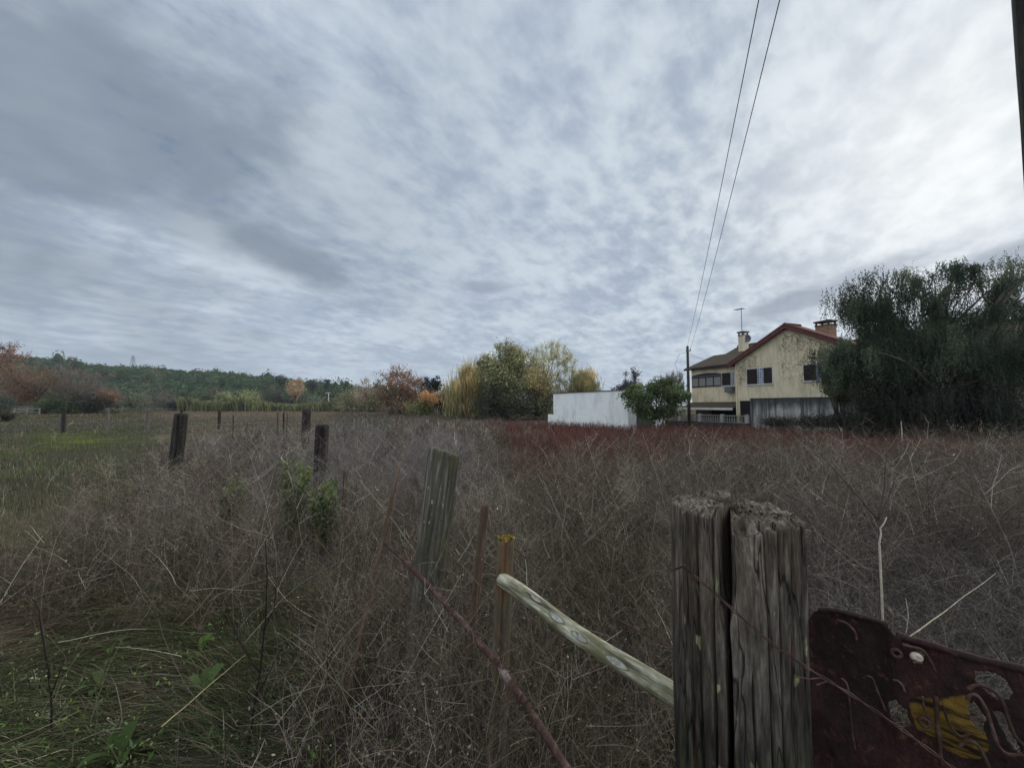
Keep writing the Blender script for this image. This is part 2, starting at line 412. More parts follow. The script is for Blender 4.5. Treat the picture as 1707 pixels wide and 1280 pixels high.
# ------------------------------------------------------------------ trees and shrubs
def limb_path(a, b, rnd, bend=.15, n=5):
    a, b = Vector(a), Vector(b); L = (b - a).length; pts = []
    o1 = Vector((rnd.uniform(-1, 1), rnd.uniform(-1, 1), rnd.uniform(-.2, .8))) * L * bend
    for i in range(n):
        t = i / (n - 1)
        pts.append(a.lerp(b, t) + o1 * math.sin(PI * t))
    return pts
def tree(name, label, cat, bpx, Yd, ells, cols, n=9000, leaf=.16, mode='leaf', trunk_r=.18, limbs=12, clumps=110,
         spread=.22, group=None, bark=None, seed=1, fork=.3, twig=0, twigcol=None, shell=.45, droop=1.0, stems=1, mat=None):
    rnd = random.Random(seed); r = np.random.default_rng(seed)
    x0 = gx(bpx, Yd); z0 = g1(x0, Yd); sc = Yd / F
    root = tag(empty(name, (x0, Yd, z0)), label, cat, group)
    E = []
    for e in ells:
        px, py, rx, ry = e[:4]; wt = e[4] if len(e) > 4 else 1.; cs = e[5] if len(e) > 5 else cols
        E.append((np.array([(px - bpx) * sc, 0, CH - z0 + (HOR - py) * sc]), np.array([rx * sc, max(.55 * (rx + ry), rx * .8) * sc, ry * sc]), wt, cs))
    tot = sum(e[2] * e[1][0] * e[1][2] for e in E)
    cr = SA(); ends = []; allc = []; htop = max(e[0][2] + e[1][2] for e in E)
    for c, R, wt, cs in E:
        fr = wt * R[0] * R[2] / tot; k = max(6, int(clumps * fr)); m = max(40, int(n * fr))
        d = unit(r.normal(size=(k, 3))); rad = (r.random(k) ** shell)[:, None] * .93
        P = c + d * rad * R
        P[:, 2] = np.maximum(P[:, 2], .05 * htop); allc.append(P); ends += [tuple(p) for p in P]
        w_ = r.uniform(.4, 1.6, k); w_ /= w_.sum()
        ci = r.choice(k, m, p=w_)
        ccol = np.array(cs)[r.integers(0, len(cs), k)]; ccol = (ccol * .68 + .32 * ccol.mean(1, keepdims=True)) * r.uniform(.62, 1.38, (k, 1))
        cs_ = r.uniform(.6, 1.4, k)[:, None] * spread * R.mean()
        Q = P[ci] + r.normal(size=(m, 3)) * cs_[ci] * np.array([1, 1, .8])
        Q[:, 2] = np.maximum(Q[:, 2], .02)
        C = ccol[ci] * r.uniform(.75, 1.3, (m, 1))
        if mode == 'droop':
            K = 5; L = leaf * r.uniform(3, 9, m) * droop
            tt = np.linspace(0, 1, K)[None, :, None]
            out = unit(r.normal(size=(m, 3)) * np.array([1, 1, .1]))[:, None, :]
            Ps = Q[:, None, :] + out * (L[:, None, None] * .22) * np.sin(tt * 1.6) - np.array([0, 0, 1.])[None, None, :] * (L[:, None, None] * (tt ** 1.3))
            Ps[..., 2] = np.maximum(Ps[..., 2], .02)
            W = np.full((m, K), leaf * .32) * np.array([.7, 1, 1, .8, .2])[None]
            dd = r.normal(size=(m, 3)); dd[:, 2] *= .2
            cr.strips(Ps, W, unit(dd), C)
        elif mode == 'strand':      # hanging strands that carry narrow leaflets
            K = 9; L = leaf * r.uniform(4, 11, m) * droop
            ph = r.uniform(0, 6.28, (m, 1)); tt = np.linspace(.05, 1, K)[None, :]
            Ps = np.stack([Q[:, :1] + np.cos(ph) * L[:, None] * .18 * tt, Q[:, 1:2] + np.sin(ph) * L[:, None] * .18 * tt, Q[:, 2:] - L[:, None] * tt ** 1.2], -1).reshape(-1, 3)
            Ps = Ps + r.normal(size=Ps.shape) * leaf * .25
            dv = unit(r.normal(size=Ps.shape) * .7 - np.array([0, 0, 1.]))
            sv = unit(np.cross(dv, r.normal(size=Ps.shape)))
            s = leaf * r.uniform(.5, 1.0, (len(Ps), 1))
            Ps[:, 2] = np.maximum(Ps[:, 2], .03)
            cr.quads(Ps, dv * s, sv * s * .24, np.repeat(C, K, 0) * r.uniform(.8, 1.25, (len(Ps), 1)))
        else:
            nn = unit(r.normal(size=(m, 3)) + np.array([0, 0, .35])); a = unit(np.cross(nn, r.normal(size=(m, 3)))); b = np.cross(nn, a)
            s = leaf * r.uniform(.5, 1.25, (m, 1))
            cr.quads(Q, a * s, b * s * .6, C)
    allc = np.concatenate(allc)
    cr.build('crown', mat or LEAF, root)
    bark = bark or BARK
    # trunk and main limbs, tapered; finer branches as thin strips below
    mb = MB(); fk = htop * fork
    for st in range(stems):
        bx = (0, 0) if stems == 1 else (rnd.uniform(-.6, .6) * sc * 14, rnd.uniform(-.3, .3))
        tp = Vector((bx[0] + rnd.uniform(-.06, .06) * htop, rnd.uniform(-.05, .05) * htop, fk * rnd.uniform(.8, 1.15)))
        tr = trunk_r * (1 if stems == 1 else rnd.uniform(.5, .9))
        mb.tube([(bx[0], bx[1], -.25), (bx[0] * .98 + .1 * tr, bx[1], fk * .3), (tp.x * .8 + bx[0] * .2, tp.y * .6 + bx[1] * .4, fk * .65), tp], [tr * 1.35, tr, tr * .85, tr * .72], 9)
        for i in range(max(1, limbs // stems)):
            e = ends[rnd.randrange(len(ends))]
            mb.tube(limb_path(tp, e, rnd, .12, 6), [tr * .55 * (1 - j / 5.2) + .012 for j in range(6)], 6)
    mb.build('trunk', bark, root, True)
    tb = SA()
    P1 = allc; k = len(P1)
    jit = r.uniform(.25, .7, (k, 1))
    P0 = np.stack([P1[:, 0] * .35, P1[:, 1] * .35, np.maximum(fk * .8, P1[:, 2] - np.abs(P1[:, 0]) * .9 - .12 * htop * r.random(k))], -1)
    tt = np.linspace(0, 1, 4)[None, :, None]
    Ps = P0[:, None] * (1 - tt) + P1[:, None] * tt + r.normal(size=(k, 4, 3)) * .015 * htop * np.sin(tt * PI)
    tcol = np.array(twigcol if twigcol else S(74, 64, 56))
    cc = tcol * r.uniform(.7, 1.3, (k, 1))
    wd = np.full((k, 4), trunk_r * .22) * np.array([1, .75, .5, .3])[None]
    D = unit(np.cross(unit(P1 - P0), r.normal(size=(k, 3))))
    tb.strips(Ps, wd, D, cc)
    if twig:
        src = P1[r.integers(0, k, twig)]; ax = np.array([0, 0, fk])
        dv = unit(unit(src - ax) + r.normal(size=(twig, 3)) * .45 + np.array([0, 0, .25]))
        L = r.uniform(.06, .16, (twig, 1)) * htop
        b0 = src - dv * L * .3
        Ps = b0[:, None] + dv[:, None] * (L[:, None] * np.linspace(0, 1, 3)[None, :, None]) + r.normal(size=(twig, 3, 3)) * .008 * htop
        tb.strips(Ps, np.full((twig, 3), sc * .5) * np.array([1, .7, .35])[None], unit(np.cross(dv, r.normal(size=(twig, 3)))), tcol * r.uniform(.7, 1.35, (twig, 1)))
    tb.build('branches', LEAF, root)
    return root

RED = [S(160, 104, 60), S(144, 96, 58), S(128, 100, 62)]
tree('maple_tree', 'round red-leaved autumn tree standing alone between far field edge and dark conifer', 'tree', 667, 60,
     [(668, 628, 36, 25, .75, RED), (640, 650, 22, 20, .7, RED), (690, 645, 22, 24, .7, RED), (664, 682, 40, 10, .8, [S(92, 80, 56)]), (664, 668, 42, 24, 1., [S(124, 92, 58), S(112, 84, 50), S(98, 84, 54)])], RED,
     7600, .13, trunk_r=.2, limbs=18, clumps=190, spread=.16, seed=21, fork=.25, twig=1400, twigcol=S(104, 82, 68), shell=.38)
tree('dark_conifer', 'small blackish green evergreen tree beside the red autumn tree', 'tree', 716, 66,
     [(716, 646, 18, 17), (726, 640, 12, 12), (708, 662, 14, 16), (716, 678, 20, 12)], [S(44, 56, 50), S(52, 62, 52)], 5000, .17, seed=22, spread=.2, twig=120, clumps=80)
tree('orange_bush', 'low bush turning orange on top and green below, beside the yellow willow', 'bush', 708, 55,
     [(716, 664, 18, 12, 1, [S(176, 128, 58), S(160, 112, 48)]), (702, 680, 22, 12, 1, [S(100, 108, 50), S(124, 122, 52)])], None, 4200, .13, trunk_r=.06, seed=23, spread=.24, clumps=70, stems=3)
tree('dark_bush', 'narrow dark bush wedged between orange bush and yellow willow', 'bush', 736, 57,
     [(737, 672, 11, 19)], [S(54, 60, 48), S(44, 50, 42)], 2200, .14, trunk_r=.06, seed=24, clumps=40)
tree('willow_tree', 'broad golden yellow weeping willow left of the dark green tree', 'tree', 790, 50,
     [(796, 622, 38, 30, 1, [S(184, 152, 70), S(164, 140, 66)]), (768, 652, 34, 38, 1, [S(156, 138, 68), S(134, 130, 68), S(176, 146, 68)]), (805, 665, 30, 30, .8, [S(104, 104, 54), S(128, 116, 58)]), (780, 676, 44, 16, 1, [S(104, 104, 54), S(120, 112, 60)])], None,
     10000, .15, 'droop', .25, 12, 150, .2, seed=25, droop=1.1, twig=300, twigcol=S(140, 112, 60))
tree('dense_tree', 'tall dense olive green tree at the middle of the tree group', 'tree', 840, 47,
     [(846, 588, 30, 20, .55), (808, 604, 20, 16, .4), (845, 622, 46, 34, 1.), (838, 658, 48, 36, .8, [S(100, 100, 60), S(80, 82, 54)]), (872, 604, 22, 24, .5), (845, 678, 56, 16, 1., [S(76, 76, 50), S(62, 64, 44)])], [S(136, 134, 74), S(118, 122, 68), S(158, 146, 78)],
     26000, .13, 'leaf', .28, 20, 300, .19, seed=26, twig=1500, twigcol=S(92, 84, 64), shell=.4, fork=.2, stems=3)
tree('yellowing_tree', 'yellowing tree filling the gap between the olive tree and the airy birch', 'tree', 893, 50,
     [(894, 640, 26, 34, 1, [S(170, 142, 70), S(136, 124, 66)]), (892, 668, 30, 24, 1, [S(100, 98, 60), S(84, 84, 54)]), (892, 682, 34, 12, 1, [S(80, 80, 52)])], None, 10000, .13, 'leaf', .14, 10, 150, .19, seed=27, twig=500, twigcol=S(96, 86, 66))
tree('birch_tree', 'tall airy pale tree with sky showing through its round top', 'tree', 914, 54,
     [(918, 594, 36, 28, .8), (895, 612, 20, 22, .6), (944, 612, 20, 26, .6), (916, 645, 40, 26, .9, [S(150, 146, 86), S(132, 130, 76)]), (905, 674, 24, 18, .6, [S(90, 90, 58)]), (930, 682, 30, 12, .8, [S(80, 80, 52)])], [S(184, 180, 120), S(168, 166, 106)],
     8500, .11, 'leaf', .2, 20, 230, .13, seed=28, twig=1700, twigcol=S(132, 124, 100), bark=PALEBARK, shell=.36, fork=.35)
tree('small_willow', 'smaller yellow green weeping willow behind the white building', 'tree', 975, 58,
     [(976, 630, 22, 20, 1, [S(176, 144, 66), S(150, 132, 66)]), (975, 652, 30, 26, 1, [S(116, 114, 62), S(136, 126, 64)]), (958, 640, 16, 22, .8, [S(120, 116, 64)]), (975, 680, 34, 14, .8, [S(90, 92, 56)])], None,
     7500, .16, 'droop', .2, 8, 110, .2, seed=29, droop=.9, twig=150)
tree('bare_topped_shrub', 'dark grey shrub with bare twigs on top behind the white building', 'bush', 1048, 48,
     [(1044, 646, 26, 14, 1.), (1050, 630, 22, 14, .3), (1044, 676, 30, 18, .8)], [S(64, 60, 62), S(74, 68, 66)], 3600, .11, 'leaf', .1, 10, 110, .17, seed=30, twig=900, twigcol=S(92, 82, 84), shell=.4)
tree('green_bush', 'bright green leafy bush in front of the white building corner and pole', 'bush', 1094, 27.5,
     [(1070, 664, 34, 22), (1108, 652, 32, 24), (1128, 662, 24, 26), (1092, 690, 42, 14, 1.), (1056, 650, 20, 14, .5)], [S(84, 98, 48), S(68, 84, 42), S(98, 110, 52)],
     12500, .085, 'leaf', .07, 14, 170, .16, seed=31, stems=4, twig=350, twigcol=S(86, 76, 60), shell=.4)
tree('bare_tree', 'leafless twiggy tree rising behind the green bush near the pole', 'tree', 1126, 36,
     [(1122, 636, 26, 16, .5), (1108, 650, 26, 20, .5)], [S(98, 92, 76), S(112, 102, 84)], 500, .07, 'leaf', .08, 16, 150, .14, seed=32, twig=1400, twigcol=S(104, 94, 84), shell=.4, fork=.25)
# the far left edge
RUST = [S(136, 98, 54), S(120, 92, 56), S(106, 86, 58)]
tree('plane_tree', 'tallest rust red tree whose thin crown rises at the far left edge', 'tree', 14, 84,
     [(14, 588, 22, 18, .5, [S(146, 102, 78), S(132, 98, 72)]), (-10, 600, 24, 20, .6, [S(140, 92, 78)]), (10, 640, 42, 38, 1.)], RUST, 7000, .18, 'leaf', .3, 18, 190, .16, seed=33, twig=1100, twigcol=S(110, 88, 72), shell=.4)
tree('orange_tree', 'orange brown tree with copper lower leaves left of the bare grey trees', 'tree', 62, 78,
     [(55, 640, 34, 36, 1., [S(126, 96, 66), S(112, 88, 66)]), (30, 658, 32, 20, 1, [S(166, 108, 58), S(150, 96, 56)])], RUST, 6000, .17, 'leaf', .22, 14, 150, .17, seed=34, twig=900, twigcol=S(112, 94, 76))
tree('bare_grove_tree', 'wide grey brown leafless tree behind the green field bush', 'tree', 112, 82,
     [(108, 645, 38, 38, .5), (120, 660, 36, 26, .5)], [S(108, 96, 80), S(98, 90, 72)], 2600, .14, 'leaf', .16, 26, 220, .15, 'leafless trees at the field edge', seed=35, twig=2200, twigcol=S(116, 104, 92), shell=.4)
tree('bare_grove_tree', 'lower grey brown leafless tree behind the bush with orange leaves', 'tree', 158, 86,
     [(152, 652, 32, 32, .5), (170, 664, 30, 22, .5)], [S(104, 94, 78), S(96, 88, 70)], 2600, .14, 'leaf', .15, 22, 200, .15, 'leafless trees at the field edge', seed=36, twig=1900, twigcol=S(112, 100, 90), shell=.4)
tree('field_bush', 'rounded mid green bush by the far left end of the post row', 'bush', 96, 68,
     [(98, 674, 28, 15), (82, 682, 18, 9), (118, 680, 16, 10)], [S(84, 98, 50), S(70, 84, 44), S(60, 70, 42)], 5200, .15, trunk_r=.08, seed=37, stems=3, clumps=90)
tree('field_bush', 'blackish green bush between the mid green bush and the orange tinted one', 'bush', 146, 70,
     [(146, 674, 24, 17)], [S(66, 66, 50), S(54, 56, 44)], 3800, .15, trunk_r=.08, seed=38, stems=3, clumps=80, twig=300)
tree('field_bush', 'bush tinted orange brown right of the blackish green bush', 'bush', 178, 72,
     [(178, 662, 16, 13, 1, [S(140, 96, 60), S(124, 88, 56)]), (178, 680, 18, 12, 1, [S(86, 80, 50)])], None, 3200, .14, trunk_r=.08, seed=39, stems=3, clumps=70, twig=300)
tree('edge_bush', 'grey green bush cut off by the left edge of the view', 'bush', 2, 58,
     [(0, 672, 18, 18)], [S(84, 92, 76), S(74, 82, 66)], 3000, .12, trunk_r=.08, seed=40, stems=3, clumps=60)
tree('edge_bush', 'low dark olive bush below the grey green bush at the left edge', 'bush', 2, 38,
     [(2, 694, 18, 9)], [S(64, 62, 44), S(54, 54, 40)], 2200, .09, trunk_r=.05, seed=41, stems=3, clumps=50)
far = [  # px, py, rx, ry, Y, colours, label
 (225, 668, 24, 17, 104, [S(112, 112, 78), S(96, 100, 70)], 'pale olive shrub right of the orange tinted bush below the wood'),
 (262, 664, 36, 22, 112, [S(100, 92, 74), S(90, 86, 68)], 'wide grey brown thicket tree below the middle of the wood'),
 (298, 676, 15, 11, 100, [S(66, 60, 58), S(58, 54, 52)], 'small blackish shrub at the left end of the reeds'),
 (372, 662, 14, 10, 118, [S(144, 142, 78), S(126, 128, 72)], 'smaller lemon yellow bush above the reeds'),
 (416, 664, 24, 14, 118, [S(138, 138, 76), S(120, 126, 70)], 'larger lemon yellow dome shaped bush above the reeds'),
 (456, 662, 18, 15, 116, [S(86, 86, 72), S(76, 78, 64)], 'dusky green shrub between the yellow dome bush and the orange poplar'),
 (520, 672, 24, 13, 112, [S(104, 112, 84), S(92, 100, 76)], 'grey green shrub below the lone pine'),
 (585, 668, 30, 19, 96, [S(134, 126, 78), S(116, 112, 70)], 'olive yellow bush left of the red autumn tree'),
 (622, 672, 20, 17, 86, [S(112, 100, 66), S(98, 94, 64)], 'brownish olive bush touching the red autumn tree'),
]
for i, (px, py, rx, ry, Yd, cs, lb) in enumerate(far):
    tree('hedgerow_shrub', lb, 'shrub', px, Yd, [(px, py, rx, ry), (px + rx * .4, py + ry * .35, rx * .7, ry * .6)], cs, 2600, .2, trunk_r=.08, limbs=6,
         clumps=60, group='shrubs along the far field edge', seed=50 + i, stems=3, twig=160, twigcol=S(104, 96, 80), mat=FARLEAF)
tree('poplar_tree', 'slim orange leaved tree with bare tips below the end of the wood', 'tree', 493, 128,
     [(493, 650, 13, 18, .8), (486, 640, 8, 8, .5), (500, 638, 8, 8, .5)], [S(176, 140, 92), S(160, 124, 84)], 2000, .22, trunk_r=.2, seed=61, twig=300, twigcol=S(160, 140, 116))
tree('poplar_tree', 'pale nearly leafless tree just left of the red autumn tree', 'tree', 611, 92,
     [(609, 646, 15, 15, .4), (604, 662, 14, 12, .8, [S(176, 140, 84)])], [S(150, 132, 112)], 900, .16, trunk_r=.14, limbs=16, seed=62, twig=800, twigcol=S(150, 136, 122))
tree('pine_tree', 'lone tall pine with a small tuft above a bare trunk', 'tree', 545, 150,
     [(545, 636, 7, 4), (546, 642, 5, 4), (544, 648, 4, 4)], [S(70, 84, 74)], 900, .26, trunk_r=.16, seed=63, fork=.7, mat=FARLEAF)
for i, (px, py, rx, ry) in enumerate([(468, 633, 9, 7), (521, 640, 12, 7)]):
    tree('ridge_pine', ['umbrella pine breaking the skyline left of the orange poplar', 'rounded pine on the skyline between orange poplar and lone pine'][i], 'tree', px, 190,
         [(px, py, rx, ry)], [S(74, 86, 70), S(84, 90, 70)], 1300, .34, trunk_r=.25, seed=65 + i, fork=.6, mat=FARLEAF, group='pines on the skyline')

# reed bed along the far edge of the field (one mass)
sa = SA(); N = 7000
px = rng.uniform(296, 640, N); Yd = rng.uniform(96, 112, N)
x = (px - CX) / F * Yd; L = (2.7 + 3.0 * vn(px * .045, 0, 0, 4)) * np.where(px < 450, 1., .62) * rng.uniform(.7, 1.15, N)
tt = np.linspace(0, 1, 4)[None, :, None]; ph = rng.uniform(0, 6.28, N)
ln = np.stack([np.cos(ph), np.sin(ph), np.zeros(N)], -1) * (L * rng.uniform(.1, .5, N))[:, None]
P = np.stack([x, Yd, np.zeros(N)], -1)[:, None] + ln[:, None] * tt ** 2 + np.array([0, 0, 1.])[None, None] * L[:, None, None] * (tt - .25 * tt ** 3)
cr = np.array([S(100, 100, 68), S(86, 90, 62), S(122, 118, 76), S(76, 74, 58)])[rng.integers(0, 4, N)] * rng.uniform(.7, 1.25, (N, 1))
sa.strips(P, np.full((N, 4), .22) * np.array([.7, 1, .9, .2])[None], unit(rng.normal(size=(N, 3)) * np.array([1, .6, .1])), cr)
tag(sa.build('reed_bed', FARLEAF), 'band of tall yellowish reeds along the far field edge', 'reeds', kind='stuff')

# the big drooping pepper tree beside the house
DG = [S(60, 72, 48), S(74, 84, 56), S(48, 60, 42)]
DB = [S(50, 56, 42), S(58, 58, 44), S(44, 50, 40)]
def pepper():
    Yd, bpx, seed = 16.0, 1560, 77
    t = tree('pepper_tree', 'huge dark drooping tree hanging over the grey wall beside the house', 'tree', bpx, Yd,
        [(1490, 488, 82, 42, .64), (1434, 500, 46, 30, .62), (1585, 464, 70, 36, .46), (1626, 438, 36, 22, .6), (1690, 470, 70, 44, .36), (1760, 470, 60, 60, .7),
         (1440, 590, 62, 44, 1.1), (1520, 572, 84, 50, 1.2), (1640, 592, 80, 46, 1.1), (1392, 600, 30, 50, .9), (1590, 528, 100, 32, .6), (1480, 540, 54, 30, .7), (1760, 590, 70, 70, 1.),
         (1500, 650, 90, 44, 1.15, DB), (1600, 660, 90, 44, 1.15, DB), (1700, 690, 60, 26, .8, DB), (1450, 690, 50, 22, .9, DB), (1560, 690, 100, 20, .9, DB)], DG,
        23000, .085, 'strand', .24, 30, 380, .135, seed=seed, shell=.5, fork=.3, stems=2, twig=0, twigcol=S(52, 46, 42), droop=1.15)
    mb = MB(); rnd = random.Random(5)
    sc = Yd / F; x0, z0 = t.location.x, t.location.z
    for pl, r0 in (([(1530, 640), (1520, 560), (1475, 515), (1410, 492)], .12), ([(1540, 640), (1545, 560), (1585, 490), (1640, 440)], .13),
                   ([(1630, 640), (1625, 550), (1680, 490), (1740, 430)], .15), ([(1475, 540), (1468, 490), (1480, 455)], .06),
                   ([(1585, 490), (1640, 470), (1690, 462)], .05), ([(1660, 508), (1655, 470), (1650, 450)], .05), ([(1520, 560), (1470, 530), (1420, 520)], .05),
                   ([(1560, 530), (1600, 470), (1590, 440)], .05), ([(1625, 550), (1680, 530), (1760, 500)], .07)):
        pts = []
        for (ax, ay), (bx, by) in zip(pl[:-1], pl[1:]):
            for k in range(4): pts.append((ax + (bx - ax) * k / 4 + rnd.uniform(-3, 3), ay + (by - ay) * k / 4 + rnd.uniform(-3, 3)))
        pts.append(pl[-1])
        d = rnd.uniform(-.8, .8)
        P = [((a - bpx) * sc, d * i / len(pts), CH - z0 + (HOR - b) * sc) for i, (a, b) in enumerate(pts)]
        mb.tube(P, [r0 * (1 - .85 * i / (len(P) - 1)) for i in range(len(P))], 7)
    mb.build('limb', BARK, t, True)
pepper()
tree('lit_tree', 'pale yellow green tree glimpsed behind the right side of the drooping tree', 'tree', 1700, 24,
     [(1700, 620, 26, 50), (1730, 650, 40, 50)], [S(176, 176, 128), S(150, 154, 108)], 7000, .1, trunk_r=.15, seed=81, clumps=110)
tree('yellow_shrub', 'yellow green shrub spilling over the grey concrete wall', 'shrub', 1404, 19,
     [(1404, 640, 22, 18), (1388, 655, 14, 9, .7), (1412, 660, 16, 14)], [S(120, 120, 56), S(100, 104, 50)], 5000, .06, trunk_r=.05, seed=82, clumps=80, stems=2)
for i, (px, Yd, rx, ry) in enumerate([(1295, 24.5, 26, 6), (1352, 21.5, 30, 9), (1410, 18.6, 30, 10)]):
    tree('bramble', ['low bramble at the left foot of the grey concrete wall', 'dark bramble mound under the middle of the grey concrete wall', 'tallest dark bramble where the wall meets the drooping tree'][i],
         'bramble', px, Yd, [(px, 703, rx, ry)], [S(60, 58, 50), S(50, 50, 42), S(70, 62, 54)], 3000, .05, trunk_r=.02, limbs=5, seed=84 + i, clumps=60, stems=4, twig=400, twigcol=S(88, 78, 70), group='brambles at the foot of the wall')

# ------------------------------------------------------------------ the house on the right
HC = Vector((18.2, 31.7, -.35)); HD = Vector((.344, -.939, 0)).normalized()      # corner of the gable wall, direction along it
HANG = math.atan2(HD.y, HD.x)
house = tag(empty('house', HC, HANG), 'cream two storey house with red edged gable, tiled roofs and brown shutters', 'house')
def plaster():
    m, nt, b = material('cream_plaster')
    col = nt.mix(nt.ramp(nt.noise(nt.coord((1, 1, 1)), 1.2, 6., .65), [(.3, 0.), (.7, 1.)]), S(214, 196, 162), S(231, 213, 180))
    st = nt.noise(nt.coord((1, 1, .35)), 1.6, 7., .7)
    col = nt.mix(nt.ramp(st, [(.48, 0.), (.64, .6)]), col, S(168, 160, 132))
    run = nt.noise(nt.coord((5, 5, .35)), 1.5, 4., .6)
    col = nt.mix(nt.ramp(run, [(.54, 0.), (.68, .55)]), col, S(142, 140, 118))
    nt.set(b.inputs['Base Color'], col)
    nt.set(b.inputs['Normal'], nt.bump(nt.noise(nt.coord((1, 1, 1)), 22., 5., .6), .5, .02))
    return m
def tiles(name, c0, c1, moss, mossamt, axis=0):
    m, nt, b = material(name)
    sp = nt.new('ShaderNodeSeparateXYZ', ins={0: nt.coord((1, 1, 1))})
    wv = nt.new('ShaderNodeTexWave', wave_type='BANDS', bands_direction='Z', wave_profile='SAW', ins={'Vector': nt.coord((1, 1, 1)), 'Scale': 1.55, 'Distortion': .25, 'Detail': 1.0})
    wx = nt.new('ShaderNodeTexWave', wave_type='BANDS', bands_direction='X' if axis == 0 else 'Y', ins={'Vector': nt.coord((1, 1, 1)), 'Scale': 1.25, 'Distortion': .2})
    cell = nt.noise(nt.coord((4.2, 4.2, 5.)), 1.0, 2., .6)
    col = nt.mix(nt.ramp(cell, [(.3, 0.), (.7, 1.)]), c0, c1)
    col = nt.mix(nt.math('MULTIPLY', nt.ramp(nt.noise(nt.coord((1, 1, 1)), .9, 6., .7), [(.42, 0.), (.6, 1.)]), mossamt), col, moss)
    col = nt.mix(nt.ramp(wv.outputs['Fac'], [(.0, .85), (.45, 0.)]), col, tuple(x * .35 for x in c0))
    nt.set(b.inputs['Base Color'], col)
    h = nt.math('ADD', wv.outputs['Fac'], wx.outputs['Fac'])
    nt.set(b.inputs['Normal'], nt.bump(h, .9, .06)); b.inputs['Roughness'].default_value = .9
    return m
PLASTER = plaster()
REDTILE = tiles('red_roof_tiles', S(98, 62, 54), S(120, 76, 66), S(82, 70, 58), .4, 1)
BROWNTILE = tiles('brown_roof_tiles', S(76, 62, 54), S(98, 80, 66), S(84, 82, 56), .75, 0)
WOODDARK = m_noise('dark_shutter', S(44, 36, 34), S(58, 48, 44), 8., .6, .2, 30.)
WHITEP = m_noise('white_paint', S(212, 210, 204), S(192, 190, 184), 3., .6)
REDP = m_noise('red_trim', S(108, 66, 60), S(88, 54, 50), 4., .7)
GLASS, gnt, gb = material('window_glass')
gnt.set(gb.inputs['Base Color'], gnt.mix(gnt.ramp(gnt.noise(gnt.coord((6, 6, 1)), 2., 2.), [(.4, 0.), (.6, 1.)]), S(84, 94, 112), S(146, 154, 168)))
gb.inputs['Roughness'].default_value = .12; gb.inputs['Specular IOR Level'].default_value = .6
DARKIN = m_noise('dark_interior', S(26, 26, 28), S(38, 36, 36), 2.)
CURTAIN = m_noise('net_curtain', S(150, 146, 142), S(118, 114, 112), 3., .9, 0, 30, (12, 12, .4))
METAL = m_noise('grey_metal', S(120, 120, 122), S(90, 90, 94), 10., .5)
CONC, cnt, cb = material('stained_concrete')
_c = cnt.mix(cnt.ramp(cnt.noise(cnt.coord((1, 1, 1)), 1.1, 7., .7), [(.35, 0.), (.65, 1.)]), S(142, 138, 130), S(188, 184, 176))
_s = cnt.noise(cnt.coord((3.2, 3.2, .22)), 1.3, 5., .65)
_c = cnt.mix(cnt.ramp(_s, [(.44, 0.), (.62, .9)]), _c, S(66, 64, 62))
_sp = cnt.new('ShaderNodeSeparateXYZ', ins={0: cnt.coord((1, 1, 1))})
_e = cnt.math('ADD', _sp.outputs[2], cnt.math('MULTIPLY', cnt.noise(cnt.coord((1.5, 1.5, .5)), 1.4, 4.), 1.1))
_c = cnt.mix(cnt.mrange(_e, 2.0, 2.75, 0., .85), _c, S(58, 58, 56))          # rain stains running down from the coping
cnt.set(cb.inputs['Base Color'], _c); cnt.set(cb.inputs['Normal'], cnt.bump(cnt.noise(cnt.coord((1, 1, 1)), 14., 6.), .4, .02))

hz = HC.z
def Hz(z): return z - hz          # world height -> house height
def upx(px, v):                   # house coordinate along the gable for a photo column, at offset v in front of it
    k = (px - CX) / F; n = Vector((HD.y, -HD.x, 0)); n = n if n.y < 0 else -n
    ox, oy = HC.x + v * n.x, HC.y + v * n.y
    return (k * oy - ox) / (HD.x - k * HD.y)
def depth(uu, v):
    n = Vector((HD.y, -HD.x, 0)); n = n if n.y < 0 else -n
    return HC.y + uu * HD.y + v * n.y
def zpx(py, uu, v): return Hz(CH + (HOR - py) / F * depth(uu, v))
W = 8.75; EZ = Hz(5.0); AZ = Hz(7.2); sl_ = (AZ - EZ) / (W / 2)
def gable_z(uu): return AZ - abs(uu - W / 2) * sl_
# walls: house y points away from the viewer's side (y = -v)
mb = MB()
mb.prism_y([(0, 0), (W, 0), (W, EZ - .02), (W / 2, AZ - .02), (0, EZ - .02)], 0, 1.2); mb.box(.02, W - .02, 1.203, 5.4, 0, EZ - .5)
mb.build('gable_wall', PLASTER, house)
doorz = zpx(669, upx(1236, 1.5), 1.5)
mb = MB(); mb.box(-6.0, -.004, 1.4, 9.0, doorz, EZ - .06); mb.box(-6.0, -.004, 3.4, 9.0, 0, doorz - .003); mb.box(-6.0, -5.6, 1.45, 3.4, 0, doorz - .003)
mb.build('side_wall', PLASTER, house)
mb = MB(); mb.box(W + .004, 21, 1.6, 9.0, 0, EZ - .6); mb.build('rear_wall', PLASTER, house)
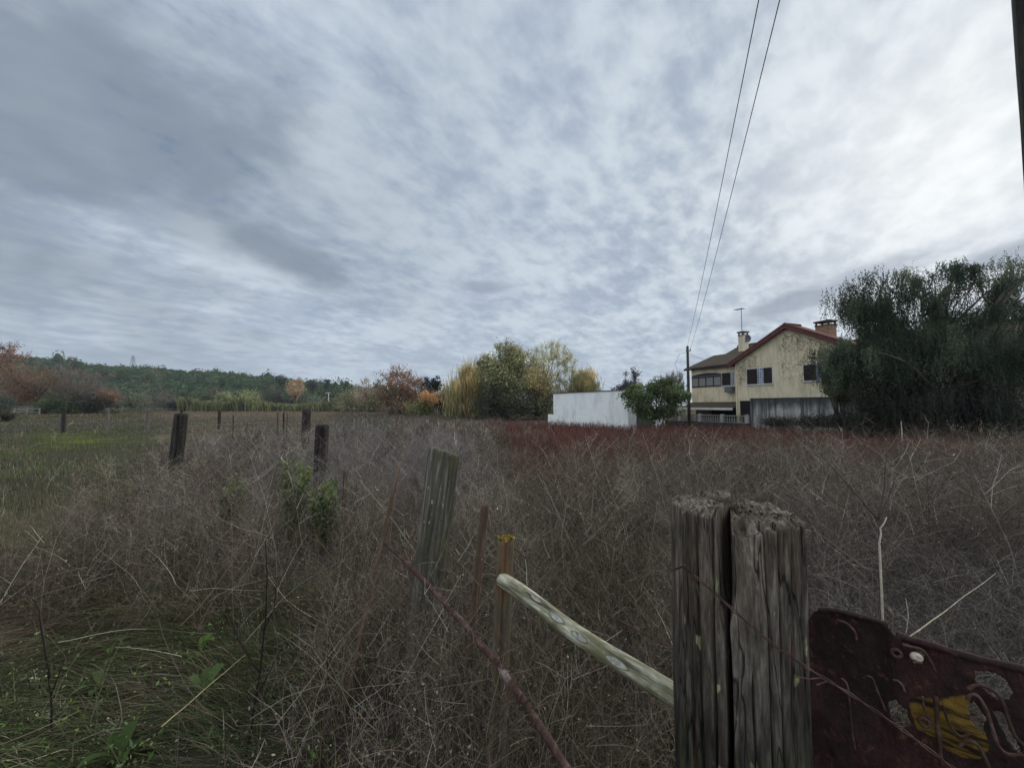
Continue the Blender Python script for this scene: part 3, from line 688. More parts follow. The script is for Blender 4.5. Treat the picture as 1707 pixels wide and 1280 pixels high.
# gable roof: two slopes with red verge boards
T = .13
mb = MB()
for sg in (-1, 1):
    e = W / 2 + sg * (W / 2 + .45); ez = gable_z(e)
    pts = [(W / 2, -.32, AZ + T), (W / 2, 1.3, AZ + T), (e, 1.3, ez + T), (e, -.32, ez + T)]
    mb.slab(pts if sg > 0 else pts[::-1], T)
mb.tube([(W / 2, -.34, AZ + T + .02), (W / 2, 1.3, AZ + T + .02)], .1, 8)
mb.build('gable_roof', REDTILE, house)
mb = MB()
for sg in (-1, 1):
    e = W / 2 + sg * (W / 2 + .47); ez = gable_z(e)
    mb.prism_y([(W / 2, AZ - .16), (W / 2, AZ + T + .015), (e, ez + T + .015), (e, ez - .16)], -.37, -.323)
    for i in range(26):
        a = (i + .1) / 26; b_ = (i + .95) / 26; ua, ub = W / 2 + (e - W / 2) * a, W / 2 + (e - W / 2) * b_
        mb.tube([(ua, -.33, gable_z(ua) + T + .035), (ub, -.33, gable_z(ub) + T + .02)], .075, 6)
mb.build('verge', REDP, house)
# long roof behind, hipped lower section at the far end
RZ = Hz(7.2); yr, yf, yb = 5.2, 1.0, 9.4; ezf = EZ + .02
mb = MB()
def roof_quad(p): mb.slab(p, .12)
roof_quad([(-4.0, yf, ezf + .12), (-.3, yf, ezf + .12), (-.3, 1.32, ezf + .28), (2.4, 1.32, ezf + .28), (2.4, yr, RZ), (-4.0, yr, RZ)])
roof_quad([(2.4, yb, ezf + .12), (-4.0, yb, ezf + .12), (-4.0, yr, RZ), (2.4, yr, RZ)])
mb.tube([(-4.0, yr, RZ + .02), (2.4, yr, RZ + .02)], .1, 8)
mb.poly([(2.39, yf + .3, ezf), (2.39, yb - .3, ezf), (2.39, yr, RZ - .1)], [(0, 1, 2)])
QZ = Hz(6.25); qe = EZ - .55
roof_quad([(2.42, 1.33, qe + .12), (21.4, 1.33, qe + .12), (21.4, yr, QZ), (2.42, yr, QZ)])
roof_quad([(21.4, yb, qe + .12), (2.42, yb, qe + .12), (2.42, yr, QZ), (21.4, yr, QZ)])
mb.tube([(2.42, yr, QZ + .02), (21.4, yr, QZ + .02)], .1, 8)
mb.poly([(-3.99, yf + .3, ezf), (-3.99, yb - .3, ezf), (-3.99, yr, RZ - .1)], [(0, 1, 2)])
mb.build('main_roof', BROWNTILE, house)
mb = MB(); LZ = Hz(6.45); yl = 1.0 + (LZ - ezf) / (RZ - ezf) * 4.2
roof_quad([(-6.45, yf - .02, ezf + .1), (-4.02, yf - .02, ezf + .1), (-4.02, yl, LZ), (-5.5, yl, LZ)])
roof_quad([(-6.45, yb, ezf + .1), (-6.45, yf - .02, ezf + .1), (-5.5, yl, LZ), (-5.5, yb - 2, LZ)])
mb.build('lower_roof', BROWNTILE, house)
mb = MB(); mb.box(-6.5, -.05, .93, .985, ezf - .1, ezf + .06); mb.build('gutter', WOODDARK, house)
# windows on the gable
def window(uc0, uc1, z0, z1, y, shut, name='window', bars=True):
    wn = MB(); d = .05
    wn.box(uc0 - d, uc1 + d, y - .05, y - .003, z1, z1 + d); wn.box(uc0 - d, uc1 + d, y - .09, y - .003, z0 - d - .03, z0)
    wn.box(uc0 - d, uc0, y - .05, y - .003, z0, z1); wn.box(uc1, uc1 + d, y - .05, y - .003, z0, z1)
    o = wn.build(name, WHITEP, house)
    p0, p1 = shut
    g = MB(); g.box(p0, p1, y - .022, y - .004, z0, z1); g.build('pane', GLASS, o)
    if bars:
        g = MB(); n_ = 3
        for i in range(n_ + 1):
            xx = p0 + (p1 - p0) * i / n_; g.box(xx - .012, xx + .012, y - .036, y - .024, z0, z1)
        for i in range(1, 6):
            zz = z0 + (z1 - z0) * i / 6; g.box(p0, p1, y - .047, y - .037, zz - .011, zz + .011)
        g.build('window_grille', WHITEP, o)
    for a, b in ((uc0, p0), (p1, uc1)):
        if b - a < .05: continue
        g = MB(); nl = 16
        g.box(a, b, y - .03, y - .006, z0, z1)
        for fr in ((a, a + .05), (b - .05, b)): g.box(fr[0] + .002, fr[1] - .002, y - .06, y - .031, z0, z1)
        for i in range(nl): 
            zz = z0 + (z1 - z0) * (i + .15) / nl
            g.box(a + .055, b - .055, y - .05, y - .031, zz, zz + (z1 - z0) / nl * .6)
        g.build('shutter', WOODDARK, o)
    return o
ua, ub = upx(1247, 0), upx(1289, 0); um = (ua + ub) / 2
window(ua, ub, zpx(640, um, 0), zpx(614, um, 0), 0, (upx(1264, 0), upx(1275, 0)))
ua, ub = upx(1342, 0), upx(1380, 0); um = (ua + ub) / 2
window(ua, ub, zpx(634, um, 0), zpx(607, um, 0), 0, (upx(1362, 0), ub), bars=False)
# enclosed balcony with an arched head on the side wing
v_ = -1.4; a, b = upx(1154.5, v_), upx(1204, v_); um = (a + b) / 2; z0, z1 = zpx(645, um, v_), zpx(622, um, v_)
mb = MB(); yy = 1.4
arc = [(a + (b - a) * i / 14, z1 - .32 + .32 * math.sin(PI * (.12 + .76 * i / 14)) ** .7) for i in range(15)]
mb.prism_y([(a, z0), (b, z0)] + arc[::-1], yy - .05, yy - .004)
bal = mb.build('balcony_window', WOODDARK, house)
g = MB()
for i in range(4):
    p0 = a + (b - a) * (i + .08) / 4; p1 = a + (b - a) * (i + .92) / 4
    g.box(p0, p1, yy - .07, yy - .051, z0 + .1, z0 + .1 + (z1 - z0) * .58)
g.build('pane', CURTAIN, bal)
g = MB()
for i in range(24):
    xx = a + (b - a) * (i + .5) / 24; g.box(xx - .03, xx + .03, yy - .07, yy - .051, z0 + (z1 - z0) * .72, z0 + (z1 - z0) * .84)
g.build('lattice', METAL, bal)
a, b = upx(1205, v_), upx(1225.5, v_)
window(a, b - .02, zpx(643, a, v_), zpx(622, a, v_), 1.4, (upx(1219, v_), b - .02))
# air conditioner, drainpipe, canopy, dark ground floor
a = upx(1222, v_); mb = MB(); mb.box(a - .45, a + .3, .92, 1.39, zpx(654, a, v_), zpx(646, a, v_) + .05); mb.box(a - .3, a + .15, .88, .919, zpx(653, a, v_), zpx(647, a, v_))
mb.build('air_conditioner', METAL, house)
mb = MB(); e = EZ - .1
mb.tube([(-.5, 1.0, e), (-.3, .5, e - .35), (.12, -.08, e - .75), (.12, -.08, .0)], .055, 8); mb.build('drainpipe', PLASTER, house)
dz = zpx(670, -2, -1.4); dz2 = zpx(680, -2, -.5)
mb = MB(); mb.slab([(-6.0, -.1, dz2), (-.25, -.1, dz2), (-.25, 1.38, dz), (-6.0, 1.38, dz)], .1); mb.build('canopy', BROWNTILE, house)
mb = MB(); mb.box(-6.0, -.25, -.16, -.104, dz2 - .16, dz2 + .02); mb.build('canopy_edge', WHITEP, house)
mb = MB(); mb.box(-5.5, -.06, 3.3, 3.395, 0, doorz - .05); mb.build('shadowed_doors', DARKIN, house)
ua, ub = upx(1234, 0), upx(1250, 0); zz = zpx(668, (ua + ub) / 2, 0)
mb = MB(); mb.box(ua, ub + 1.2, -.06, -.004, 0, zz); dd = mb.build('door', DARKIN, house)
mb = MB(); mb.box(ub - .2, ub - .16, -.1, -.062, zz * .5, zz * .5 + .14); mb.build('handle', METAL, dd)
# chimneys, dish and aerial
def chimney(u0, u1, y0, y1, zb, zt, mat, capm, nm='chimney'):
    mb = MB(); mb.box(u0, u1, y0, y1, zb, zt - .3); o = mb.build(nm, mat, house)
    mb = MB(); mb.box(u0 - .08, u1 + .08, y0 - .08, y1 + .08, zt - .1, zt)
    for xx in (u0, u1 - .1):
        for yy_ in (y0, y1 - .1): mb.box(xx + .002, xx + .098, yy_ + .002, yy_ + .098, zt - .299, zt - .101)
    mb.box(u0 - .04, u1 + .04, y0 - .04, y1 + .04, zt - .38, zt - .302)
    mb.build('chimney_cap', capm, o); return o
BRICK = m_noise('orange_brick', S(146, 112, 90), S(124, 94, 76), 7., .9, .5, 20.)
a, b = upx(1237.5, -4.0), upx(1246.5, -4.0)
chimney(a, b, 3.7, 4.3, Hz(6.0), zpx(553, a, -4.), PLASTER, m_noise('weathered_cap', S(120, 106, 96), S(96, 84, 76), 5.))
chimney(upx(1384, -5.0), upx(1408, -5.0), 3.6, 4.4, Hz(4.6), zpx(536, upx(1395, -5.), -5.), BRICK, m_noise('soot_cap', S(74, 58, 52), S(60, 50, 46), 5.))
chimney(upx(1560, -5.0), upx(1580, -5.0), 4.8, 5.5, Hz(5.6), zpx(506, upx(1570, -5.), -5.), CONC, m_noise('grey_cap', S(84, 76, 70), S(70, 62, 58), 5.))
mb = MB(); um = (a + b) / 2; zt = zpx(553, a, -4.); za = zpx(513.5, a, -4.)
mb.tube([(um + .12, 3.72, zt - 1.2), (um + .12, 3.72, za)], .028, 6); an = mb.build('aerial_mast', METAL, house)
mb = MB(); mb.tube([(um - .55, 3.72, za - .06), (um + .4, 3.72, za - .12)], .02, 5)
for i in range(8):
    xx = um - .5 + i * .12; mb.tube([(xx, 3.42, za - .07 - i * .006), (xx, 4.02, za - .07 - i * .006)], .014, 4)
mb.build('aerial', METAL, an)
mb = MB()
R_ = [(0, 0), (.16, .03), (.3, .1), (.34, .15)]
for i in range(3):
    for j in range(14):
        a0, a1 = 2 * PI * j / 14, 2 * PI * (j + 1) / 14
        p = [(R_[i][0] * math.cos(a0), -R_[i][1], R_[i][0] * math.sin(a0)), (R_[i+1][0] * math.cos(a0), -R_[i+1][1], R_[i+1][0] * math.sin(a0)),
             (R_[i+1][0] * math.cos(a1), -R_[i+1][1], R_[i+1][0] * math.sin(a1)), (R_[i][0] * math.cos(a1), -R_[i][1], R_[i][0] * math.sin(a1))]
        mb.poly([(um + .55 + x, 4.0 + y_, zt - .75 + z) for x, y_, z in p], [(0, 1, 2, 3)])
mb.tube([(um + .28, 4.1, zt - .75), (um + .55, 4.02, zt - .75)], .03, 6)
mb.build('satellite_dish', METAL, house)
# withered creeper on the gable
sa = SA(); N = 1000
uu = rng.uniform(.2, W - .3, N); top = np.array([gable_z(q_) for q_ in uu])
keep = vn(uu * .6, 0, 0, 31) > .18
z = EZ - 1.6 + (top - EZ + 1.5) * rng.random(N) ** .8; z = np.minimum(z, top - .2)
L = rng.uniform(.15, .75, N); an_ = rng.normal(-1.2, .75, N)
tt = np.linspace(0, 1, 6)[None, :]; cv = rng.normal(0, 1.2, N)
aa = an_[:, None] + cv[:, None] * tt
dx = np.cumsum(np.cos(aa), 1) / 6 * L[:, None]; dzz = np.cumsum(np.sin(aa), 1) / 6 * L[:, None]
P = np.stack([np.clip(uu[:, None] + dx, .06, W - .06), np.full((N, 6), -.014), np.minimum(z[:, None] + dzz, top[:, None] - .25)], -1)[keep]
M = len(P); D = unit(np.stack([-np.sin(an_), np.zeros(N), np.cos(an_)], -1))[keep]
sa.strips(P, np.full((M, 6), .017) * rng.uniform(.5, 1.5, (M, 1)) * np.array([1, .9, .8, .7, .5, .2])[None], D, np.array(S(112, 100, 78)) * rng.uniform(.6, 1.2, (M, 1)))
cv_ = sa.build('withered_creeper', m_attr('creeper', .9)); cv_.location = HC; cv_.rotation_euler = (0, 0, HANG)
tag(cv_, 'withered creeper stems clinging to the cream gable wall', 'creeper')

# grey concrete boundary wall
gw = tag(empty('boundary_wall', HC, HANG), 'tall grey rain stained concrete wall in front of the cream house', 'wall')
v_ = 2.85; a = upx(1250, v_)
mb = MB(); mb.box(a, a + 9.2, -v_, -v_ + .22, -.3, Hz(2.02)); mb.build('wall_panel', CONC, gw)
mb = MB(); mb.box(a - .02, a + 9.2, -v_ - .03, -v_ + .25, Hz(2.02) + .003, Hz(2.07)); mb.build('coping', m_noise('dark_coping', S(84, 84, 82), S(60, 60, 58), 4.), gw)
b = upx(1386, v_)
mb = MB(); mb.box(b - .16, b + .16, -v_ + .26, -v_ + .6, -.3, zpx(632, b, v_)); mb.box(b - .23, b + .23, -v_ + .2, -v_ + .66, zpx(632, b, v_) + .003, zpx(629, b, v_)); mb.build('pillar', m_noise('pillar_stone', S(110, 104, 98), S(80, 78, 74), 4.), gw)
# white balustrade on a low dark plinth
BALM = m_noise('baluster_paint', S(140, 136, 128), S(112, 108, 102), 3.)
BALP = m_noise('post_paint', S(168, 164, 156), S(140, 136, 130), 3.)
A = Vector((16.35, 27.2, 0)); B = Vector((12.7, 33.2, 0)); Lb = (B - A).length
bl = tag(empty('balustrade', (A.x, A.y, -.25), math.atan2((B - A).y, (B - A).x)), 'long off white balustrade on a dark plinth in front of the house', 'balustrade')
zt = CH - 16.5 / F * 29 + .25; zb0 = CH - 27.5 / F * 29 + .25
mb = MB(); mb.box(0, Lb, -.1, .1, -.2, zb0 - .05); mb.build('plinth', m_noise('dark_plinth', S(70, 66, 62), S(52, 50, 48), 3.), bl)
mb = MB(); mb.box(0, Lb, -.08, .08, zt - .07, zt); mb.box(0, Lb, -.08, .08, zb0 - .047, zb0); mb.build('rail', BALM, bl)
for i in range(5):
    xx = Lb * i / 4; mb = MB(); mb.box(xx - .1, xx + .1, -.11, .11, zb0 - .049, zt + .06); mb.build('post', BALP, bl)
for i in range(4):
    for j in range(9):
        xx = Lb * (i + (j + 1) / 10) / 4; mb = MB()
        zz = [zb0, zb0 + .1 * (zt - zb0), zb0 + .4 * (zt - zb0), zb0 + .8 * (zt - zb0), zt - .07]
        mb.tube([(xx, 0, q_) for q_ in zz], [.035, .045, .06, .032, .04], 8); mb.build('baluster', BALM, bl, True)

# white flat roofed building in the middle distance
P0 = Vector((gx(922.5, 37), 37, -.35)); P1 = Vector((gx(1046.5, 30), 30, -.35)); Lw = (P1 - P0).length
sh = tag(empty('white_building', P0, math.atan2((P1 - P0).y, (P1 - P0).x)), 'low blank white painted block building with thin dark roof edge', 'building')
WB, wnt, wbs = material('white_blockwork')
bt = wnt.new('ShaderNodeTexBrick', ins={'Vector': wnt.coord((1, 1, 1), rot=(PI / 2, 0, 0)), 'Color1': (*S(240, 237, 228), 1), 'Color2': (*S(245, 242, 234), 1), 'Mortar': (*S(226, 223, 214), 1), 'Scale': 1.0, 'Mortar Size': .012, 'Brick Width': .42, 'Row Height': .21})
wc = wnt.mix(wnt.ramp(wnt.noise(wnt.coord((1, 1, .4)), 1.2, 6., .65), [(.48, 0.), (.75, .5)]), bt.outputs[0], S(160, 160, 156))
wnt.set(wbs.inputs['Base Color'], wc); wnt.set(wbs.inputs['Normal'], wnt.bump(wnt.math('ADD', bt.outputs['Fac'], wnt.noise(wnt.coord((1, 1, 1)), 12., 4.)), .3, -.02))
hw = CH + (HOR - 656.5) / F * 37 + .35; hw2 = CH + (HOR - 650.5) / F * 30 + .35
mb = MB(); mb.prism_y([(0, -.2), (Lw, -.2), (Lw, hw2), (0, hw)], 0, 5.0); mb.build('wall', WB, sh)
mb = MB(); mb.prism_y([(-.06, hw + .003), (Lw + .06, hw2 + .003), (Lw + .06, hw2 + .07), (-.06, hw + .07)], -.06, 5.06); mb.build('roof', m_noise('roof_felt', S(70, 66, 62), S(90, 84, 78), 3.), sh)
mb = MB(); mb.box(-1.15, -.005, .3, .5, -.2, CH + (HOR - 690.5) / F * 38 + .35); mb.build('side_wall', WB, sh)
mb = MB(); mb.box(Lw + .003, Lw + .05, 1.0, 3.2, 0, 1.9); mb.build('door', m_noise('grey_door', S(96, 100, 96), S(74, 78, 74), 3.), sh)

# telegraph pole, wires, near pole at the right edge
pz = g1(gx(1146, 30.5), 30.5); ptop = at(1146, 577, 30.5)
POLEW = m_wood('old_pole_wood', S(40, 34, 30), S(66, 56, 50), S(96, 86, 78), S(70, 66, 50), .2)
tp = tag(empty('telegraph_pole', (ptop.x, 30.5, pz)), 'slim dark telegraph pole standing beside the green bush and the house', 'pole')
H_ = ptop.z - pz
mb = MB(); mb.tube([(0, 0, -.3), (0, 0, H_ * .5), (0, 0, H_)], [.125, .11, .09], 10); mb.build('shaft', POLEW, tp, True)
mb = MB(); mb.box(-.2, .2, -.14, -.1, H_ - .42, H_ - .34)
for xx in (-.15, .15): mb.tube([(xx, -.17, H_ - .36), (xx, -.17, H_ - .2)], [.045, .03], 8)
mb.build('bracket', METAL, tp)
WIREM = m_noise('black_cable', S(74, 68, 70), S(92, 82, 84), 9., .6)
def sag(p, q, s, n=26): return [p.lerp(q, i / n) - Vector((0, 0, 4 * s * (i / n) * (1 - i / n))) for i in range(n + 1)]
for i, (px0, dx) in enumerate(((1265, -.15), (1300, .15))):
    a = Vector((ptop.x + dx, 30.35, ptop.z - .25)); m_ = at(px0, 0, 4.7)
    d = (m_ - a); e = a + d * 2.2; e.z = m_.z + (-.15)
    pts = [a]
    for k in range(1, 31):
        t_ = k / 30 * 2.2; zc_ = a.z + (m_.z - a.z) * min(t_, 2.2); zz_ = zc_ - (.85 * t_ * (1 - t_))
        pts.append(Vector((a.x + d.x * t_, a.y + d.y * t_, zz_)))
    mb = MB(); mb.tube(pts, .0075, 5)
    tag(mb.build('overhead_wire', WIREM), ['left one of the two overhead wires running up from the telegraph pole', 'right one of the two overhead wires, the thicker looking, running up from the pole'][i], 'wire', 'overhead wires')
a = Vector((ptop.x + .1, 30.6, ptop.z - .5)); b = at(1200, 602, 35); b2 = Vector((b.x, b.y, b.z))
mb = MB(); mb.tube(sag(a, b2, .25, 12), .012, 4); tag(mb.build('house_wire', WIREM), 'thin service wire from the telegraph pole to the house eaves', 'wire')
mb = MB(); mb.tube([a, a + Vector((-.6, .2, -.05)), a + Vector((-1.0, .2, -.9)), a + Vector((-.75, .2, -1.6)), a + Vector((-.1, 0, -4.2))], .014, 4)
tag(mb.build('loose_cable', WIREM), 'loose cable looping down the left side of the telegraph pole', 'cable')
# near pole: its left outline is cut by the right edge of the view
def near_pole():
    x0, y0 = 3.945, 2.75; K, M = 40, 90; h = 7.5
    sa = SA(); zs = np.linspace(-.3, h, M); th = np.linspace(0, 2 * PI, K, endpoint=False)
    TH, ZZ = np.meshgrid(th, zs); r = .155 - .006 * ZZ + (fbm(np.cos(TH) * 3, np.sin(TH) * 3, ZZ * .35, 9) - .5) * .03 + (vn(np.cos(TH) * 22, np.sin(TH) * 22, ZZ * .6, 12) - .5) * .012
    V = np.stack([r * np.cos(TH), r * np.sin(TH), ZZ], -1).reshape(-1, 3)
    idx = np.arange(M * K).reshape(M, K); q = np.stack([idx[:-1], np.roll(idx, -1, 1)[:-1], np.roll(idx, -1, 1)[1:], idx[1:]], -1).reshape(-1, 4)
    sa.raw(V, q, np.ones((len(V), 3)))
    o = sa.build('utility_pole', m_wood('dark_pole_wood', S(36, 33, 31), S(56, 51, 47), S(86, 80, 74), S(90, 92, 60), .3), smooth=True); o.location = (x0, y0, 0)
    tag(o, 'thick dark wooden utility pole cut off by the top right edge', 'pole')
near_pole()

# pylon and street lamp far away
LAT = m_noise('pylon_steel', S(120, 124, 132), S(140, 144, 150), 3.)
b = at(221, 612, 420); t_ = at(221, 593, 420); hp = t_.z - b.z
py = tag(empty('pylon', (b.x, 420, b.z - 3)), 'lattice electricity pylon standing on the wooded skyline', 'pylon')
mb = MB(); w0, w1 = 2.2, .35
for sx in (-1, 1):
    for sy in (-1, 1): mb.tube([(sx * w0, sy * w0, 0), (sx * w1, sy * w1, hp + 3)], .17, 4)
for i in range(7):
    z0 = (hp + 3) * i / 7; z1 = (hp + 3) * (i + 1) / 7; a0 = w0 + (w1 - w0) * i / 7; a1 = w0 + (w1 - w0) * (i + 1) / 7
    for s_ in (-1, 1): mb.tube([(-a0 * s_, -a0, z0), (a1 * s_, -a1, z1)], .11, 4); mb.tube([(-a0 * s_, a0, z0), (a1 * s_, a1, z1)], .11, 4)
mb.build('lattice_tower', LAT, py)
for k_, (zz, ww) in enumerate(((.62, 2.6), (.78, 3.0), (.92, 2.2))):
    mb = MB(); mb.tube([(-ww, 0, (hp + 3) * zz), (0, 0, (hp + 3) * zz + .5), (ww, 0, (hp + 3) * zz)], .2, 4); mb.build('crossarm', LAT, py)
lp = at(548, 655, 135); l0 = tag(empty('street_lamp', (lp.x, 135, -.2)), 'slim pale street lamp post standing under the lone pine', 'street lamp')
mb = MB(); mb.tube([(0, 0, 0), (0, 0, lp.z + .2)], [.2, .13], 6); mb.build('lamp_post', WHITEP, l0)
mb = MB(); mb.box(-1.1, .1, -.18, .18, lp.z + .1, lp.z + .32); mb.build('lamp_head', WHITEP, l0)
fl = at(35, 690, 62); fg = tag(empty('field_gate', (fl.x - 3.2, 62, -.02)), 'small pale rail fence in the far left corner of the field', 'fence')
for i in range(4): mb = MB(); mb.box(i * 2.0, i * 2.0 + .16, -.05, .05, -.2, 1.2); mb.build('post', PALEBARK, fg)
mb = MB(); mb.box(0, 6.2, -.08, -.055, .95, 1.1); mb.box(0, 6.2, -.08, -.055, .45, .58); mb.build('rail', PALEBARK, fg)

# ------------------------------------------------------------------ fence posts
def post_mesh(h, r, seed, cracks, square=.0, taper=.05, K=96, M=70, rough=.06, topdrop=.0, dens=1.0, captop=1.0):
    """A weathered post along +z: outline with splits and grain ridges, an eroded end-grain top."""
    th = np.linspace(0, 2 * PI, K, endpoint=False); zs = np.linspace(0, 1, M) ** .9 * h
    TH, ZZ = np.meshgrid(th, zs)
    def radius(TH, ZZ):
        sq = 1 / np.maximum(np.abs(np.cos(TH)) ** 4 + np.abs(np.sin(TH)) ** 4, 1e-6) ** .25
        R = r * (1 - square + square * sq) * (1 - taper * ZZ / h)
        R = R * (1 + rough * 2 * (fbm(np.cos(TH) * 2.2 + seed, np.sin(TH) * 2.2, ZZ * 1.6, seed) - .5))
        R = R + r * .055 * dens * (vn(np.cos(TH) * 16, np.sin(TH) * 16, ZZ * 2.2, seed + 1) - .5) + r * .035 * dens * (vn(np.cos(TH) * 40, np.sin(TH) * 40, ZZ * 4, seed + 2) - .5)
        for (a, wd, dp, z0, z1, wob) in cracks:
            ac = a + wob * (vn(ZZ * 3.0, a * 7, 0, seed + 3) - .5) * 2
            d = np.abs((TH - ac + PI) % (2 * PI) - PI)
            k = ss(z0 * h - .04, z0 * h + .06, ZZ) * (1 - ss(z1 * h, z1 * h + .05, ZZ))
            wz = wd * (.35 + .65 * k)
            R = R * (1 - np.clip(dp * k, 0, .97) * np.exp(-(d / np.maximum(wz, 1e-4)) ** 4))
        return R
    R = radius(TH, ZZ)
    V = [np.stack([R * np.cos(TH), R * np.sin(TH), ZZ], -1).reshape(-1, 3)]
    idx = np.arange(M * K).reshape(M, K)
    q = [np.stack([idx[:-1], np.roll(idx, -1, 1)[:-1], np.roll(idx, -1, 1)[1:], idx[1:]], -1).reshape(-1, 4)]
    # cap: rings shrinking to the centre, broken end grain
    Rt = radius(th, np.full(K, h)); rings = 14; last = idx[-1]; base = M * K
    for i in range(1, rings + 1):
        f = 1 - i / rings
        f = max(f, .01)
        xx, yy = Rt * np.cos(th) * f, Rt * np.sin(th) * f
        z = h + r * captop * (.16 * ss(1.0, .86, f) + .24 * (vn(xx / r * 7, yy / r * 7, 0, seed + 5) - .5) + .16 * (vn(xx / r * 18, yy / r * 18, 0, seed + 6) - .5)) * ss(1.02, .9, f) - topdrop * (xx) 
        V.append(np.stack([xx, yy, z], -1)); ring = base + np.arange(K); base += K
        q.append(np.stack([last, np.roll(last, -1), np.roll(ring, -1), ring], -1)); last = ring
    V = np.concatenate(V)
    V[:M * K, 2] -= topdrop * V[:M * K, 0] * (V[:M * K, 2] / h) ** 4
    return V, np.concatenate(q)
GREYW = m_wood('grey_weathered_wood', S(48, 43, 39), S(102, 95, 88), S(158, 150, 142), S(96, 98, 62), .5)
DARKW = m_wood('dark_weathered_wood', S(26, 23, 21), S(52, 46, 42), S(94, 86, 78), S(62, 62, 44), .3)
BROWNW = m_wood('brown_stake_wood', S(46, 34, 28), S(98, 76, 60), S(146, 124, 104), S(84, 74, 52), .3)
ORANGEW = m_wood('lichen_stake_wood', S(52, 44, 36), S(104, 92, 76), S(156, 146, 126), S(104, 102, 66), .6, S(108, 80, 54))
MOSSW = m_wood('mossy_wood', S(34, 30, 25), S(90, 84, 72), S(160, 152, 138), S(84, 84, 52), .55)
def place_post(name, label, cat, top, base, V, q, mat, group=None, spin=0., sink=.35):
    """top, base: world points; the mesh axis is laid along them, its foot sunk in the soil."""
    sa = SA(); sa.raw(V, q, np.ones((len(V), 3))); o = sa.build(name, mat, smooth=True)
    top, base = Vector(top), Vector(base); ax = (top - base).normalized()
    rot = Vector((0, 0, 1)).rotation_difference(ax) @ Matrix.Rotation(spin, 3, 'Z').to_quaternion()
    o.rotation_mode = 'QUATERNION'; o.rotation_quaternion = rot; o.location = base - ax * 0
    return tag(o, label, cat, group)
def stake(name, label, cat, ptop, pbase, Yt, Yb, r, mat, seed, cracks=(), group=None, spin=0., **kw):
    t = at(*ptop, Yt); b = at(*pbase, Yb); d = (t - b).normalized()
    b = b - d * ((b.z - (g1(b.x, b.y) - .3)) / max(d.z, .2))     # carry the foot down into the ground
    h = (t - b).length
    V, q = post_mesh(h, r, seed, cracks, **kw)
    return place_post(name, label, cat, t, b, V, q, mat, group, spin)
POSTS = 'old fence posts across the field'
stake('fence_post', 'leaning round grey post with a mossy green left side', 'post', (740, 752), (698, 1090), 2.4, 2.35, .082, MOSSW, 3,
      [(-1.95, .05, .14, .0, 1.2, .2), (-.9, .04, .12, .4, 1.2, .2)], POSTS, .45, topdrop=.22, taper=-.12, M=80, dens=.6, square=.6, captop=.4)
stake('fence_post', 'black charred looking post with a pale right edge beside the green weed', 'post', (537, 710), (532, 830), 6.4, 6.4, .10, DARKW, 4,
      [(-1.6, .08, .5, .1, 1.2, .2), (-2.2, .06, .4, .3, 1.2, .2), (-1.1, .06, .4, .2, 1.2, .2)], POSTS, square=.35, K=60, M=40)
stake('fence_post', 'tall dark knobbly post right behind the black charred one', 'post', (511, 683), (508, 772), 10, 10, .10, DARKW, 5,
      [(-1.5, .1, .3, .1, .7, .3)], POSTS, K=48, M=40, rough=.2)
stake('fence_post', 'thick brown post leaning right on the left, seen against the lawn', 'post', (302, 691), (293, 772), 8.4, 8.4, .125, DARKW, 6,
      [(-1.2, .1, .4, .3, 1.2, .2)], POSTS, K=60, M=40, topdrop=.0)
for i, (pt, pb, Yd, r, lb) in enumerate([
    ((366, 685), (365, 712), 26, .09, 'straight distant post just right of the thick brown leaning post'),
    ((247, 682), (246, 710), 27, .10, 'distant post left of the thick brown post, in front of the pinkish field'),
    ((179, 681), (178, 714), 25, .11, 'distant post in front of the orange tinted bush'),
    ((107, 679), (106, 716), 23, .085, 'outermost distant post in front of the green bush, next to a short stub'),
    ((303, 684), (303, 700), 30, .08, 'distant post whose tip just shows above the thick brown post')]):
    stake('fence_post', lb, 'post', pt, pb, Yd, Yd, r, GREYW if i in (1, 2) else DARKW, 10 + i, [(-1.5, .1, .3, .2, 1.2, .2)], POSTS, K=24, M=16)
stake('post_stub', 'short pale stub standing against the outermost distant post', 'post', (102, 692), (102, 717), 23, 23, .06, GREYW, 31, K=20, M=14)
for i, (pt, pb, Yd, r, m_, lb) in enumerate([
    ((463, 685), (463, 716), 17, .03, BROWNW, 'thin stake, leftmost of the three before the tall dark knobbly post'),
    ((473, 688), (473, 720), 16, .035, DARKW, 'thin dark stake, middle one of the three before the tall dark knobbly post'),
    ((479, 689), (478, 722), 16, .025, BROWNW, 'thin reddish stake, rightmost of the three before the tall dark knobbly post'),
    ((389, 692), (388, 722), 17, .022, DARKW, 'thin dark stake right of the straight distant post'),
    ((496, 702), (497, 726), 14, .02, GREYW, 'slender pale stick left of the tall dark knobbly post')]):
    stake('thin_stake', lb, 'stake', pt, pb, Yd, Yd, r, m_, 40 + i, (), 'thin stakes in the weeds', K=16, M=12)
stake('broken_stake', 'stubby weathered pale stake right behind the black charred post', 'stake', (549, 771), (549, 830), 6.1, 6.1, .045, GREYW, 50, [(-1.5, .2, .4, .3, 1.2, .2)], None, K=32, M=24)
stake('split_stake', 'thin pale split stake right of the green weed and the black post', 'stake', (576, 783), (573, 900), 4.6, 4.6, .026, BROWNW, 51, [(-1.5, .3, .4, .3, 1.2, .2)], None, K=24, M=24)
stake('leaning_stick', 'thin dark stick leaning right, propping the far end of the rusty pipe', 'stake', (667, 770), (618, 985), 2.75, 2.35, .012, BROWNW, 52, [(-1.5, .3, .4, .0, 1.2, .2)], None, K=20, M=30)
